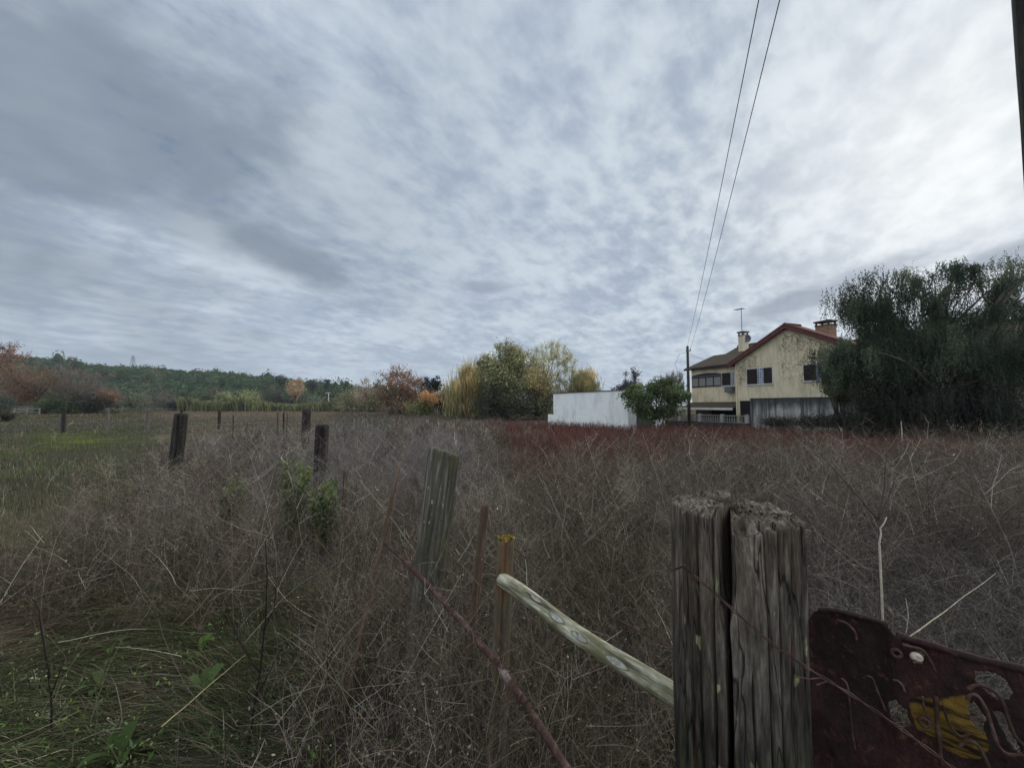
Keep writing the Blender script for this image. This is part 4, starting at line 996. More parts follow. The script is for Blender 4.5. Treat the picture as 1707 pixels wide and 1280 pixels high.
stake('slim_stake', 'slim brown stake with a blackened tip between the mossy post and the lichen topped stake', 'stake', (809, 843), (782, 1090), 2.1, 2.05, .022, BROWNW, 53, [(-1.4, .3, .3, .0, 1.2, .2)], None, K=28, M=40)
# lichen topped stake with the peeled rail
st = stake('round_stake', 'round orange brown stake crowned with yellow lichen, holding the peeled rail', 'stake', (843, 900), (831, 1200), 1.72, 1.72, .037, ORANGEW, 54,
      [(-1.5, .12, .3, .3, 1.2, .2), (-2.1, .1, .25, .0, .9, .2)], None, K=56, M=70, square=.2)
sa = SA(); N = 420; t = at(843, 900, 1.72)
P = np.stack([rng.normal(0, .019, N), rng.normal(0, .019, N), rng.uniform(.002, .012, N)], -1)
P = P[np.hypot(P[:, 0], P[:, 1]) < .036]; nn = unit(rng.normal(size=P.shape) + np.array([0, 0, .8])); a = perp(nn)
sa.quads(P, a * .006, np.cross(nn, a) * .0055, np.array(S(142, 120, 58)) * rng.uniform(.5, 1.25, (len(P), 1)))
LICH = m_attr('yellow_lichen', .95)
o = sa.build('lichen', LICH, st)
o.matrix_parent_inverse = Matrix.Identity(4); o.location = (0, 0, 0)
hloc = (t - st.location).length; o.location = (0, 0, hloc + .002)
# the peeled rail: pale debarked pole with knot scars
a = at(836, 968, 1.69); b = at(1150, 1180, .99)
PEEL, pnt, pb_ = material('peeled_rail_wood')
_g = pnt.noise(pnt.coord((20, 20, 2.)), 2., 7., .65)
_c = pnt.ramp(_g, [(.36, S(66, 62, 46)), (.5, S(140, 134, 110)), (.66, S(196, 190, 168))])
_m = pnt.noise(pnt.coord((6, 6, 4)), 1.6, 5., .65)
_c = pnt.mix(pnt.ramp(_m, [(.47, 0.), (.6, .8)]), _c, S(96, 92, 58))
pnt.set(pb_.inputs['Base Color'], _c); pnt.set(pb_.inputs['Normal'], pnt.bump(_g, .6, .003))
L = (b - a).length
V, q = post_mesh(L, .028, 60, [], K=48, M=60, taper=-.02, dens=.7, rough=.15)
V[:, 0] += .004 * (vn(V[:, 2] * 22, V[:, 0] * 30, 0, 5) - .5); V[:, 0] += .008 * np.sin(V[:, 2] * 5); V[:, 1] += .006 * np.sin(V[:, 2] * 8 + 1)
rail = place_post('rail', 'pale peeled wooden rail with eye shaped knot scars slanting to the big split post', 'rail', b, a, V, q, PEEL)
rot = rail.rotation_quaternion.to_matrix(); KN = m_noise('knot_scar', S(176, 172, 158), S(104, 98, 84), 70., .8)
KR = m_noise('knot_rim', S(124, 116, 92), S(98, 90, 70), 60., .9)
vd = (rot.inverted() @ (Vector((0, 0, CH)) - (a + b) / 2)).normalized()
for i, (f, da, sz) in enumerate(((.29, -.45, .8), (.44, -.15, 1.1), (.58, .1, 1.0), (.76, .25, 1.15))):
    ang = math.atan2(vd.y, vd.x) + da; zc_ = f * L; sa = SA(); sb = SA(); n_ = 14
    for (acc, kk, lift, wq) in ((sa, 1.0, .0030, 1.0), (sb, 1.22, .0022, 1.25)):
        vs = []; ci = 0.0
        tl = np.linspace(0, 2 * PI, n_, endpoint=False)
        for rr in (1., .5, .02):
            for t_ in tl:
                zz = zc_ + .034 * sz * kk * rr * math.cos(t_); ww = .0085 * sz * wq * rr * math.sin(t_) * (1 - .35 * abs(math.cos(t_)))
                R = .028 * (1 + .02 * zz / L) * 1.02 + lift - .001 * (1 - rr); th = ang + ww / R
                vs.append((R * math.cos(th) + .008 * math.sin(zz * 5), R * math.sin(th) + .006 * math.sin(zz * 8 + 1), zz))
        qd = [(r_ * n_ + j, r_ * n_ + (j + 1) % n_, (r_ + 1) * n_ + (j + 1) % n_, (r_ + 1) * n_ + j) for r_ in range(2) for j in range(n_)]
        acc.raw(np.array(vs), np.array(qd), np.ones((len(vs), 3)))
    k1 = sb.build('knot', KR, rail); k2 = sa.build('knot_scar', KN, k1)
# rusty pipe rail
RUSTM, rnt, rb = material('rusty_iron')
_n = rnt.noise(rnt.coord((1, 1, 1)), 26., 7., .7); _n2 = rnt.noise(rnt.coord((1, 1, 1)), 9., 4., .6)
_c = rnt.ramp(_n, [(.3, S(36, 26, 22)), (.5, S(68, 48, 40)), (.72, S(108, 84, 74))])
_c = rnt.mix(rnt.ramp(_n2, [(.64, 0.), (.7, .6)]), _c, S(150, 134, 126))
rnt.set(rb.inputs['Base Color'], _c); rnt.set(rb.inputs['Normal'], rnt.bump(_n, .5, .003)); rb.inputs['Roughness'].default_value = .8
pts = [at(645, 906, 2.32), at(703, 964, 2.0), at(770, 1036, 1.72), at(832, 1110, 1.5), at(880, 1178, 1.33), at(955, 1296, 1.08)]
mb = MB(); fine = []
for p, q_ in zip(pts[:-1], pts[1:]): fine += [p.lerp(q_, k / 6) for k in range(6)]
fine.append(pts[-1]); mb.tube(fine, [.012 + .001 * math.sin(i * 1.7) for i in range(len(fine))], 12)
pipe = tag(mb.build('rusty_pipe', RUSTM, None, True), 'bent rusty iron pipe slanting down through the weeds as a lower rail', 'pipe')
for i, f in enumerate((.36, .62, .78)):
    k = int(f * (len(fine) - 1)); c = fine[k]; ax = (fine[k + 1] - fine[k - 1]).normalized(); e1 = ax.orthogonal().normalized(); e2 = ax.cross(e1)
    pl = [c + ax * (.004 * j - .02) + (e1 * math.cos(j * .9) + e2 * math.sin(j * .9)) * .0185 for j in range(22)]
    pl += [pl[-1] + (e1 * .03 + ax * .02) * (j / 3) for j in range(1, 4)]
    mb = MB(); mb.tube(pl, .0018, 5); mb.build('wire_tie', RUSTM, pipe)

# ------------------------------------------------------------------ the big split post in the foreground
BIGW, bnt, bb = material('big_post_wood')
_co = bnt.coord((13, 13, 2.2)); _gr = bnt.noise(_co, 3.2, 10., .7, .5)
_fi = bnt.noise(bnt.coord((48, 48, 6.)), 2.6, 6., .65, .4)
_gg = bnt.math('ADD', bnt.math('MULTIPLY', _gr, .55), bnt.math('MULTIPLY', _fi, .45))
_c = bnt.ramp(_gg, [(.36, S(46, 39, 32)), (.5, S(104, 93, 80)), (.66, S(166, 153, 136))])
_ck = bnt.noise(bnt.coord((11, 11, .9)), 2.0, 3., .5, .3)
_cl = bnt.ramp(bnt.math('ABSOLUTE', bnt.math('SUBTRACT', _ck, .5)), [(.003, 1.), (.014, 0.)])       # drying cracks
_c = bnt.mix(bnt.math('MULTIPLY', _cl, .85), _c, S(16, 13, 11))
_gg = bnt.math('SUBTRACT', _gg, bnt.math('MULTIPLY', _cl, .25))
_br = bnt.noise(bnt.coord((5, 5, 1.6)), 1.3, 5., .6)
_c = bnt.mix(bnt.ramp(_br, [(.46, 0.), (.62, .75)]), _c, bnt.ramp(_gg, [(.36, S(20, 15, 12)), (.6, S(84, 66, 50))]))
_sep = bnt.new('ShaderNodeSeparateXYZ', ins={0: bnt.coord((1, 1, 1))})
_low_shade = bnt.math('ADD', _sep.outputs[2], bnt.math('MULTIPLY', bnt.noise(bnt.coord((7, 7, 1.)), 1.2, 5.), .75))
_c = bnt.mix(bnt.mrange(_low_shade, 1.4, 2.12, .97, 0.), _c, bnt.ramp(_gg, [(.36, S(13, 12, 10)), (.64, S(56, 51, 43))]))    # shade painted in: wood colour darkened toward the foot
_ms = bnt.noise(bnt.coord((9, 9, 2.6)), 1.5, 6., .65)
_c = bnt.mix(bnt.math('MULTIPLY', bnt.ramp(_ms, [(.44, 0.), (.6, .75)]), bnt.mrange(_sep.outputs[2], 1.3, 1.0)), _c, S(84, 84, 46))
_pk = bnt.noise(bnt.coord((8, 8, 2)), 2.3, 3., .5)
_c = bnt.mix(bnt.ramp(_pk, [(.64, 0.), (.72, .5)]), _c, S(112, 72, 68))
_li = bnt.noise(bnt.coord((1, 1, .55)), 34., 2., .45); _lb = bnt.noise(bnt.coord((1, 1, .6)), 7., 2., .5)
_c = bnt.mix(bnt.math('MULTIPLY', bnt.ramp(_li, [(.66, 0.), (.70, .7)]), bnt.ramp(_lb, [(.54, 0.), (.62, 1.)])), _c, S(176, 172, 122))
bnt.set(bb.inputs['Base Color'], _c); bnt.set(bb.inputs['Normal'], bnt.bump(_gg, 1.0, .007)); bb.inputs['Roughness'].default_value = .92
def big_post():
    Yf = .90
    cL = at(1219, 850, Yf); c = Vector((cL.x, Yf, 0)); ztop = CH + (HOR - 852) / F * (Yf - .08)
    zb = -.3; h = ztop - zb
    face = math.atan2(-c.y, -c.x)          # direction from the post to where it is seen from
    K, M = 420, 300
    cr = [(face - .10, .032, .99, .30, 1.3, .07), (face - .12, .11, .99, .88, 1.3, .03),      # the open split
          (face + PI - .1, .10, .85, .6, 1.3, .08), (face - .52, .022, .42, .55, 1.3, .03), (face - .31, .018, .4, .66, 1.3, .03),
          (face - .95, .016, .22, .3, 1.3, .05), (face + .50, .022, .28, .45, 1.3, .06), (face + .72, .018, .22, .3, 1.3, .05),
          (face + .92, .016, .2, .5, 1.3, .05), (face + 1.12, .014, .18, .2, 1.3, .05), (face + .28, .016, .15, .0, .8, .08), (face - .72, .05, .2, .35, .78, .1)]
    # note: angles grow anticlockwise from above, so negative offsets lie on the viewer's left
    cr = [(face - (a - face) if False else a, *rest) for a, *rest in cr]
    V, q = post_mesh(h, .117, 91, cr, square=.62, taper=-.02, K=K, M=M, rough=.05, dens=.26, captop=.5)
    # right half stands a touch lower and its front slab is chamfered; top edge eaten away between the ridges
    th = np.arctan2(V[:, 1], V[:, 0]); rel = (th - face + PI) % (2 * PI) - PI; z = V[:, 2]
    k = ss(h - .10, h, z); right = ss(-.10, -.02, rel)
    V[:, 2] -= k * (.012 * right + .020 * fbm(np.cos(th) * 9, np.sin(th) * 9, 0, 71))
    rr = np.hypot(V[:, 0], V[:, 1]); slab = np.exp(-((rel - .22) / .26) ** 4) * ss(h - .22, h, z) * ss(.07, .12, rr)
    V[:, :2] *= (1 - .17 * slab)[:, None]; V[:, 2] -= .028 * slab * k
    sa = SA(); sa.raw(V, q, np.ones((len(V), 3)))
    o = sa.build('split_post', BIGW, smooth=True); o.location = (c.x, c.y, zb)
    tag(o, 'massive old square post split down the middle at the right foreground', 'post')
    return o, c, face, ztop
bigp, bc, bface, bztop = big_post()
mb = MB()
p = [at(1116, 947, .80), at(1122, 950, .765), at(1138, 944, .757), at(1143, 941, .785)]
mb.tube(p, .0022, 6); tag(mb.build('wire_staple', RUSTM), 'bent rusty nail staple hammered into the left side of the split post', 'staple')
# twisted two-strand fence wire across the post and the rusty sheet
wl = [at(1140, 944, .77), at(1180, 978, .752), at(1238, 1030, .742), at(1296, 1080, .742), at(1345, 1112, .75), at(1420, 1158, .72), at(1500, 1212, .68), at(1590, 1280, .63), at(1660, 1332, .6)]
fine = []
for p, q_ in zip(wl[:-1], wl[1:]): fine += [p.lerp(q_, k / 14) for k in range(14)]
mb = MB()
for ph in (0, PI):
    mb.tube([p + Vector((math.cos(i * .42 + ph), .3 * math.sin(i * .42), math.sin(i * .42 + ph))) * .0019 for i, p in enumerate(fine)], .0012, 5)
bq = fine[62]
mb.tube([bq + Vector((-.055, .0, .004)), bq + Vector((-.03, 0, 0)), bq + Vector((-.008, 0, .002)), bq + Vector((.002, 0, -.004)), bq + Vector((-.02, -.004, -.008))], .0014, 5)
tag(mb.build('fence_wire', RUSTM), 'twisted two strand rusty barbed wire stretched from the split post down to the right', 'wire')
mb = MB(); a_ = at(858, 915, 1.75); b_ = at(1120, 1080, .98)
mb.tube(sag(a_, b_, .02, 20), .0015, 5); mb.tube([p + Vector((0, .004, .004 * math.sin(i))) for i, p in enumerate(sag(a_, b_, .023, 20))], .0012, 5)
tag(mb.build('slack_wire', RUSTM), 'slack thin rusty wire from the lichen topped stake to behind the split post', 'wire')

# ------------------------------------------------------------------ the rusty torn metal sheet at the lower right
g0 = Vector((.715, .93, 0)); gd = Vector((.80, -.60, 0)).normalized(); gn = Vector((-gd.y, gd.x, 0)); gn = gn if gn.dot(-g0) > 0 else -gn
def on_sheet(px, py, off=0.0):          # photo point carried onto the plane of the sheet: (s, z)
    d = at(px, py, 1.0) - Vector((0, 0, CH)); o_ = Vector((0, 0, CH)); q_ = g0 + gn * off
    t_ = (q_ - o_).dot(gn) / d.dot(gn); p = o_ + d * t_
    return (p - g0).dot(gd), p.z
SHX, snt, sbs = material('rusty_sheet')
_n = snt.math('ADD', snt.math('MULTIPLY', snt.noise(snt.coord((1, 1, 1)), 14., 8., .7), .55), snt.math('MULTIPLY', snt.noise(snt.coord((1, 1, .45)), 95., 5., .7), .45)); _v = snt.noise(snt.coord((5, 5, 1.)), 2.2, 6., .6)
_c = snt.ramp(_n, [(.3, S(26, 16, 14)), (.5, S(50, 29, 26)), (.74, S(78, 50, 44))])
_c = snt.mix(snt.ramp(_v, [(.46, 0.), (.62, .75)]), _c, S(27, 28, 22))
_fl = snt.noise(snt.coord((1, 1, .8)), 46., 5., .7)
_c = snt.mix(snt.ramp(_fl, [(.58, 0.), (.66, .75)]), _c, S(96, 60, 42))
_at = snt.new('ShaderNodeAttribute', attribute_name='Col')
_w = snt.noise(snt.coord((1, 1, 7)), 9., 5., .6)
_y = snt.ramp(_w, [(.38, S(40, 30, 18)), (.5, S(112, 85, 32)), (.7, S(136, 106, 46))])
_k = snt.math('SUBTRACT', _at.outputs['Fac'], snt.math('MULTIPLY', snt.noise(snt.coord((1, 1, 1)), 30., 7., .72), .95))
_c = snt.mix(snt.mrange(_k, .12, .40), _c, _y)
snt.set(sbs.inputs['Base Color'], _c); snt.set(sbs.inputs['Normal'], snt.bump(_n, 1.0, .012)); sbs.inputs['Roughness'].default_value = .75
def in_poly(x, y, P):
    P = np.array(P); ins = np.zeros(x.shape, bool); j = len(P) - 1
    for i in range(len(P)):
        c = ((P[i, 1] > y) != (P[j, 1] > y)) & (x < (P[j, 0] - P[i, 0]) * (y - P[i, 1]) / (P[j, 1] - P[i, 1] + 1e-12) + P[i, 0])
        ins ^= c; j = i
    return ins
def sheet():
    top = [(1345, 1048), (1348, 1032), (1356, 1022), (1368, 1017), (1384, 1017), (1430, 1027), (1482, 1042), (1489, 1052), (1506, 1062), (1522, 1068), (1560, 1078), (1610, 1094), (1660, 1106), (1720, 1118), (1790, 1136)]
    out = [on_sheet(*p) for p in top]; out = out + [(out[-1][0], .25), (out[0][0], .25)]
    holes = [[(1515, 1086), (1530, 1083), (1544, 1089), (1538, 1104), (1524, 1103)],
             [(1622, 1112), (1650, 1113), (1676, 1128), (1684, 1146), (1678, 1160), (1660, 1158), (1640, 1146), (1625, 1128)],
             [(1480, 1166), (1492, 1160), (1512, 1180), (1518, 1205), (1500, 1210), (1484, 1192)],
             [(1612, 1172), (1622, 1164), (1640, 1190), (1636, 1222), (1618, 1200)], [(1650, 1176), (1668, 1180), (1690, 1216), (1700, 1250), (1684, 1240)]]
    holes = [[on_sheet(*p) for p in hq] for hq in holes]
    yel = [on_sheet(*p) for p in [(1508, 1156), (1560, 1160), (1612, 1150), (1622, 1180), (1640, 1210), (1652, 1240), (1640, 1262), (1606, 1266), (1580, 1254), (1560, 1238), (1524, 1214), (1515, 1186)]]
    ns, nz = 300, 330; s0, s1 = out[0][0] - .01, out[-3][0]; z0, z1 = .25, max(p[1] for p in out) + .01
    Sg, Zg = np.meshgrid(np.linspace(s0, s1, ns), np.linspace(z0, z1, nz), indexing='ij')
    jx = (vn(Sg * 90, Zg * 90, 0, 3) - .5) * .006; jz = (vn(Sg * 90, Zg * 90, 5, 4) - .5) * .006
    def inside(a, b): 
        m = in_poly(a, b, out)
        for hq in holes: m &= ~in_poly(a, b, hq)
        return m
    cs, cz = (Sg[:-1, :-1] + Sg[1:, 1:]) / 2, (Zg[:-1, :-1] + Zg[1:, 1:]) / 2
    msk = inside(cs + (jx * 1.)[:-1, :-1] * .6, cz + jz[:-1, :-1] * .6)
    d = (fbm(Sg * 7, Zg * 4, 0, 6) - .5) * .035 + (fbm(Sg * 30, Zg * 20, 0, 7) - .5) * .008
    d = d + .012 * np.exp(-((Sg - .12) / .02) ** 2)            # a pressed rib
    P = np.array([g0.x, g0.y, 0])[None, None] + Sg[..., None] * np.array(gd)[None, None] + d[..., None] * np.array(gn)[None, None]; P[..., 2] = Zg
    yv = in_poly(Sg, Zg, yel).astype(float)
    for _ in range(16): yv = (yv + np.roll(yv, 1, 0) + np.roll(yv, -1, 0) + np.roll(yv, 1, 1) + np.roll(yv, -1, 1)) / 5
    idx = np.arange(ns * nz).reshape(ns, nz); q = np.stack([idx[:-1, :-1], idx[1:, :-1], idx[1:, 1:], idx[:-1, 1:]], -1)[msk]
    use = np.unique(q); rm = np.full(ns * nz, -1); rm[use] = np.arange(len(use))
    sa = SA(); sa.raw(P.reshape(-1, 3)[use] - np.array([g0.x, g0.y, 0]), rm[q], np.repeat(yv.reshape(-1, 1)[use], 3, 1))
    root = tag(empty('rusty_gate', (g0.x, g0.y, 0)), 'torn dark red rusty metal gate sheet with a yellow paint remnant', 'gate')
    o = sa.build('sheet', SHX, root, smooth=True)
    md = o.modifiers.new('thickness', 'SOLIDIFY'); md.thickness = .003; md.offset = 0
    def P3(px, py, off): s_, z_ = on_sheet(px, py, off); return g0 + gd * s_ + gn * off + Vector((0, 0, z_)) - Vector((g0.x, g0.y, 0))
    def rod(pl, r, nm='iron_scroll', offs=.02):
        pts = [P3(*p, offs) for p in pl]; out_ = []
        for i in range(len(pts) - 1):
            p0, p1, p2, p3 = pts[max(i - 1, 0)], pts[i], pts[i + 1], pts[min(i + 2, len(pts) - 1)]
            for k in range(5):
                t = k / 5; out_.append(.5 * ((2 * p1) + (p2 - p0) * t + (2 * p0 - 5 * p1 + 4 * p2 - p3) * t * t + (3 * p1 - p0 - 3 * p2 + p3) * t ** 3))
        out_.append(pts[-1]); mb = MB(); mb.tube(out_, [r * (1 + .12 * math.sin(i * .9)) for i in range(len(out_))], 8); mb.build(nm, RUSTM if nm != 'top_rim' else SHX, root, True)
    rod([(1612, 1166), (1618, 1158), (1630, 1160), (1644, 1182), (1654, 1212), (1664, 1242), (1682, 1257), (1705, 1256)], .003, offs=.03)
    rod([(1614, 1148), (1628, 1141), (1648, 1146), (1668, 1164), (1680, 1196), (1692, 1226), (1712, 1246)], .003, offs=.026)
    rod([(1600, 1242), (1612, 1234), (1628, 1240), (1642, 1262), (1652, 1290)], .003, offs=.024)
    rod([(1504, 1074), (1520, 1078), (1538, 1084), (1550, 1100), (1558, 1118)], .0032, offs=.022)
    rod([(1396, 1034), (1410, 1038), (1424, 1052), (1427, 1066)], .003, offs=.02)
    rod([(1444, 1126), (1454, 1130), (1462, 1150), (1476, 1184)], .0022, offs=.018)
    rod([(1488, 1133), (1496, 1134), (1504, 1142), (1508, 1152)], .0025, offs=.018)
    rod([(1560, 1160), (1562, 1200), (1566, 1240), (1570, 1275)], .0038, offs=.018)
    rod([(1572, 1176), (1582, 1205), (1600, 1226), (1616, 1222)], .0022, offs=.018)
    rod([(1538, 1160), (1540, 1180), (1548, 1195), (1560, 1215)], .0022, offs=.016)
    rod([(1402, 1130), (1412, 1140), (1416, 1170), (1420, 1215), (1426, 1250)], .002, offs=.016)
    rod([(1345, 1076), (1350, 1082), (1353, 1095)], .002, offs=.016)
    rod([(1366, 1017), (1384, 1016), (1430, 1026), (1480, 1041)], .0055, 'top_rim', .004)
    rod([(1494, 1058), (1522, 1067), (1560, 1077), (1610, 1093), (1660, 1105), (1720, 1118)], .0075, 'top_rim', .006)
    for (px, py) in ((1541, 1203), (1494, 1088)):
        c = P3(px, py, .016); mb = MB(); e1 = gd; e2 = Vector((0, 0, 1))
        mb.tube([c + (e1 * math.cos(k * .45) + e2 * math.sin(k * .45)) * .0075 for k in range(15)], .0035, 6); mb.build('rivet', RUSTM, root, True)
    return root
gate = sheet()
# small pale snail in the hole at the top of the sheet
def snail():
    s_, z_ = on_sheet(1529, 1095, .022); c = g0 + gd * s_ + gn * .022; c = Vector((c.x, c.y, z_))
    mb = MB(); pts = []; rad = []
    for i in range(46):
        t = i / 45; a = t * 2.6 * 2 * PI; R = .0065 * t ** 1.1
        pts.append(gd * (R * math.cos(a)) + Vector((0, 0, R * math.sin(a) * .9)) + gn * (.004 * (1 - t))); rad.append(.0007 + .0048 * t ** 1.2)
    mb.tube(pts, rad, 10); o = mb.build('snail', m_noise('snail_shell', S(206, 190, 170), S(160, 136, 116), 120., .4), None, True); o.location = c
    tag(o, 'small pale cream snail shell clinging in a hole of the rusty gate', 'snail')
snail()

# ------------------------------------------------------------------ the weeds and grasses of the field (uncountable: a few big objects)
def scatter(n, y0, y1, power=1.0, tmax=1.5, tmin=-1.5, key=0):
    """n points in the wedge in front of the viewer; even over the ground for power 2, denser nearby for lower powers."""
    r = rng.random(n)
    Yv = (y0 ** power + r * (y1 ** power - y0 ** power)) ** (1 / power)
    t = rng.uniform(tmin, tmax, n); x = t * Yv
    return x, Yv, 853.5 + F * t, HOR + F * CH / Yv       # world x, y and the photo column / ground row there
def template(nb, sub, K=4, curl=.10, up=.8, lo=.25, blen=.42, seed=0):
    r = np.random.default_rng(seed); S_ = []
    def strip(p, d, L, w0, w1, grav=0.):
        d = d / np.linalg.norm(d); pts = [p]; q = p.copy(); k_ = r.normal(size=3) * curl * 2.2
        for i in range(K - 1):
            d = d + k_ / (K - 1) + r.normal(size=3) * curl + np.array([0, 0, grav]); d = d / np.linalg.norm(d)
            q = q + d * L / (K - 1); pts.append(q)
        S_.append((np.array(pts), np.linspace(w0, w1, K))); return np.array(pts), d
    m, d = strip(np.zeros(3), np.array([r.normal(0, .14), r.normal(0, .14), 1.]), 1.0, 1.0, .45)
    for i in range(nb):
        f = lo + (1 - lo) * (i + r.random()) / nb; j = min(int(f * (K - 1)), K - 2); p = m[j] + (m[j + 1] - m[j]) * (f * (K - 1) - j)
        a = r.uniform(0, 6.28); bd = np.array([math.cos(a), math.sin(a), up * r.uniform(.5, 1.6)])
        bL = blen * r.uniform(.5, 1.2) * (1.25 - .6 * f)
        bm, _ = strip(p, bd, bL, .6, .28)
        for s_ in range(sub):
            fj = r.integers(1, K); aa = r.uniform(0, 6.28)
            strip(bm[fj], np.array([math.cos(aa), math.sin(aa), up * r.uniform(.2, 1.4)]), bL * r.uniform(.25, .6), .38, .18)
    return np.stack([a for a, b in S_]), np.stack([b for a, b in S_])
def plants(sa, x, y, h, wid, col, T, wscale=1.0, lean=.12, squash=None, leandir=None):
    """Copy a random template to every point: rotated, scaled, leaning."""
    n = len(x); z = G(x, y) - .01; ti = rng.integers(0, len(T), n); ang = rng.uniform(0, 6.28, n)
    lx, ly = rng.normal(0, lean, n), rng.normal(0, lean, n)
    if leandir is not None: lx = lx + leandir[0]; ly = ly + leandir[1]
    for k, (P, W) in enumerate(T):
        m = ti == k
        if not m.any(): continue
        c, s_ = np.cos(ang[m])[:, None, None], np.sin(ang[m])[:, None, None]; H = h[m][:, None, None]
        px_, py_, pz_ = P[None, ..., 0], P[None, ..., 1], P[None, ..., 2]
        X = (px_ * c - py_ * s_ + lx[m][:, None, None] * np.abs(pz_) ** 1.3) * H + x[m][:, None, None]
        Yy = (px_ * s_ + py_ * c + ly[m][:, None, None] * np.abs(pz_) ** 1.3) * H + y[m][:, None, None]
        Z = np.maximum(pz_ * H, -.02) + z[m][:, None, None]
        Q = np.stack([X, Yy, Z], -1); N_, B_, K_ = Q.shape[:3]; Q = Q.reshape(-1, K_, 3)
        Wd = (W[None] * wid[m][:, None, None]).reshape(-1, K_)
        D = perp(unit(Q[:, -1] - Q[:, 0]))
        C = np.repeat(col[m], B_, 0) * rng.uniform(.75, 1.25, (N_ * B_, 1))
        sa.strips(Q, Wd, D, C)
def pick(pal, n, var=.3): return np.array(pal)[rng.integers(0, len(pal), n)] * rng.uniform(1 - var, 1 + var, (n, 1))
def lerp3(a, b, t): return a * (1 - t[:, None]) + b * t[:, None]

T_weed = [template(7, 2, 4, .10, .9, .22, .40, s_) for s_ in range(9)]
T_bushy = [template(9, 3, 4, .13, .6, .12, .42, 20 + s_) for s_ in range(7)]
T_far = [template(5, 1, 3, .10, .9, .2, .42, 40 + s_) for s_ in range(8)]
T_red = [template(4, 0, 3, .05, 2.6, .1, .55, 60 + s_) for s_ in range(6)]
GREY = [S(140, 128, 114), S(122, 110, 98), S(154, 142, 126), S(106, 94, 82), S(132, 116, 98)]
BROWN = [S(110, 94, 76), S(94, 80, 64), S(122, 104, 82), S(84, 70, 57)]
MAROON = [S(116, 70, 62), S(100, 60, 54), S(130, 80, 69), S(116, 80, 67)]
SILVER = [S(146, 140, 134), S(130, 124, 120), S(160, 152, 142), S(114, 106, 100)]
PALE = [S(206, 194, 170), S(190, 176, 150), S(178, 166, 148)]

def zones(px, pg, x, y):
    nz = fbm(x * .5, y * .5, 0, 91); nz2 = fbm(x * 1.3, y * 1.3, 0, 92)
    jit = (nz - .5) * 60
    short = 1 - ss(-25, 25, pg - np.interp(px, [-300, 0, 120, 260, 400, 560], [1000, 950, 885, 795, 742, 706]) + jit * .6)            # grazed field beyond the weeds
    short = short * (1 - ss(540, 590, px))
    lawn = (1 - ss(200, 330, px + jit)) * (1 - ss(800, 900, pg + jit)) 
    matt = (1 - ss(260, 420, px + jit)) * ss(880, 950, pg + jit * .5)                            # matted grass at the left foreground
    lowl = (1 - ss(480, 640, px + jit)) * ss(1040, 1120, pg + jit)
    red = ss(760, 980, px + jit * 2) * (1 - .75 * ss(1480, 1700, px + jit * 3)) * (1 - ss(788, 856, pg + jit * 1.2))
    silver = (1 - ss(760, 900, px)) * (1 - ss(880, 960, pg)) * ss(180, 300, px)
    right = ss(1330, 1420, px + jit) * ss(790, 850, pg)
    green = np.clip(np.exp(-(((px - 990) / 190) ** 2 + ((pg - 985) / 70) ** 2)) + np.exp(-(((px - 430) / 130) ** 2 + ((pg - 1080) / 110) ** 2)) +
            np.exp(-(((px - 260) / 330) ** 2 + ((pg - 1290) / 130) ** 2)) + .8 * np.exp(-(((px - 40) / 150) ** 2 + ((pg - 950) / 60) ** 2)) +
            .7 * np.exp(-(((px - 620) / 90) ** 2 + ((pg - 900) / 60) ** 2)) + .6 * np.exp(-(((px - 1090) / 60) ** 2 + ((pg - 1230) / 70) ** 2)), 0, 1)
    return dict(short=short, lawn=lawn, matt=matt, lowl=lowl, red=red, silver=silver, right=right, green=green, nz=nz, nz2=nz2)

def clear(x, y):      # nothing grows inside the foreground timber or against the lens
    k = (np.hypot(x - bc.x, y - bc.y) > .17) & (y > .75) & ~((x > .5) & (y < 1.05))
    for gp_, gy_ in ((486, 4.7), (536, 4.4), (385, 4.9)): k = k & ~((np.abs(x - gx(gp_, y)) < .16) & (y > gy_ - 1.1) & (y < gy_ + .2))
    return k & ~((np.abs(x) < .5) & (y < 1.0))

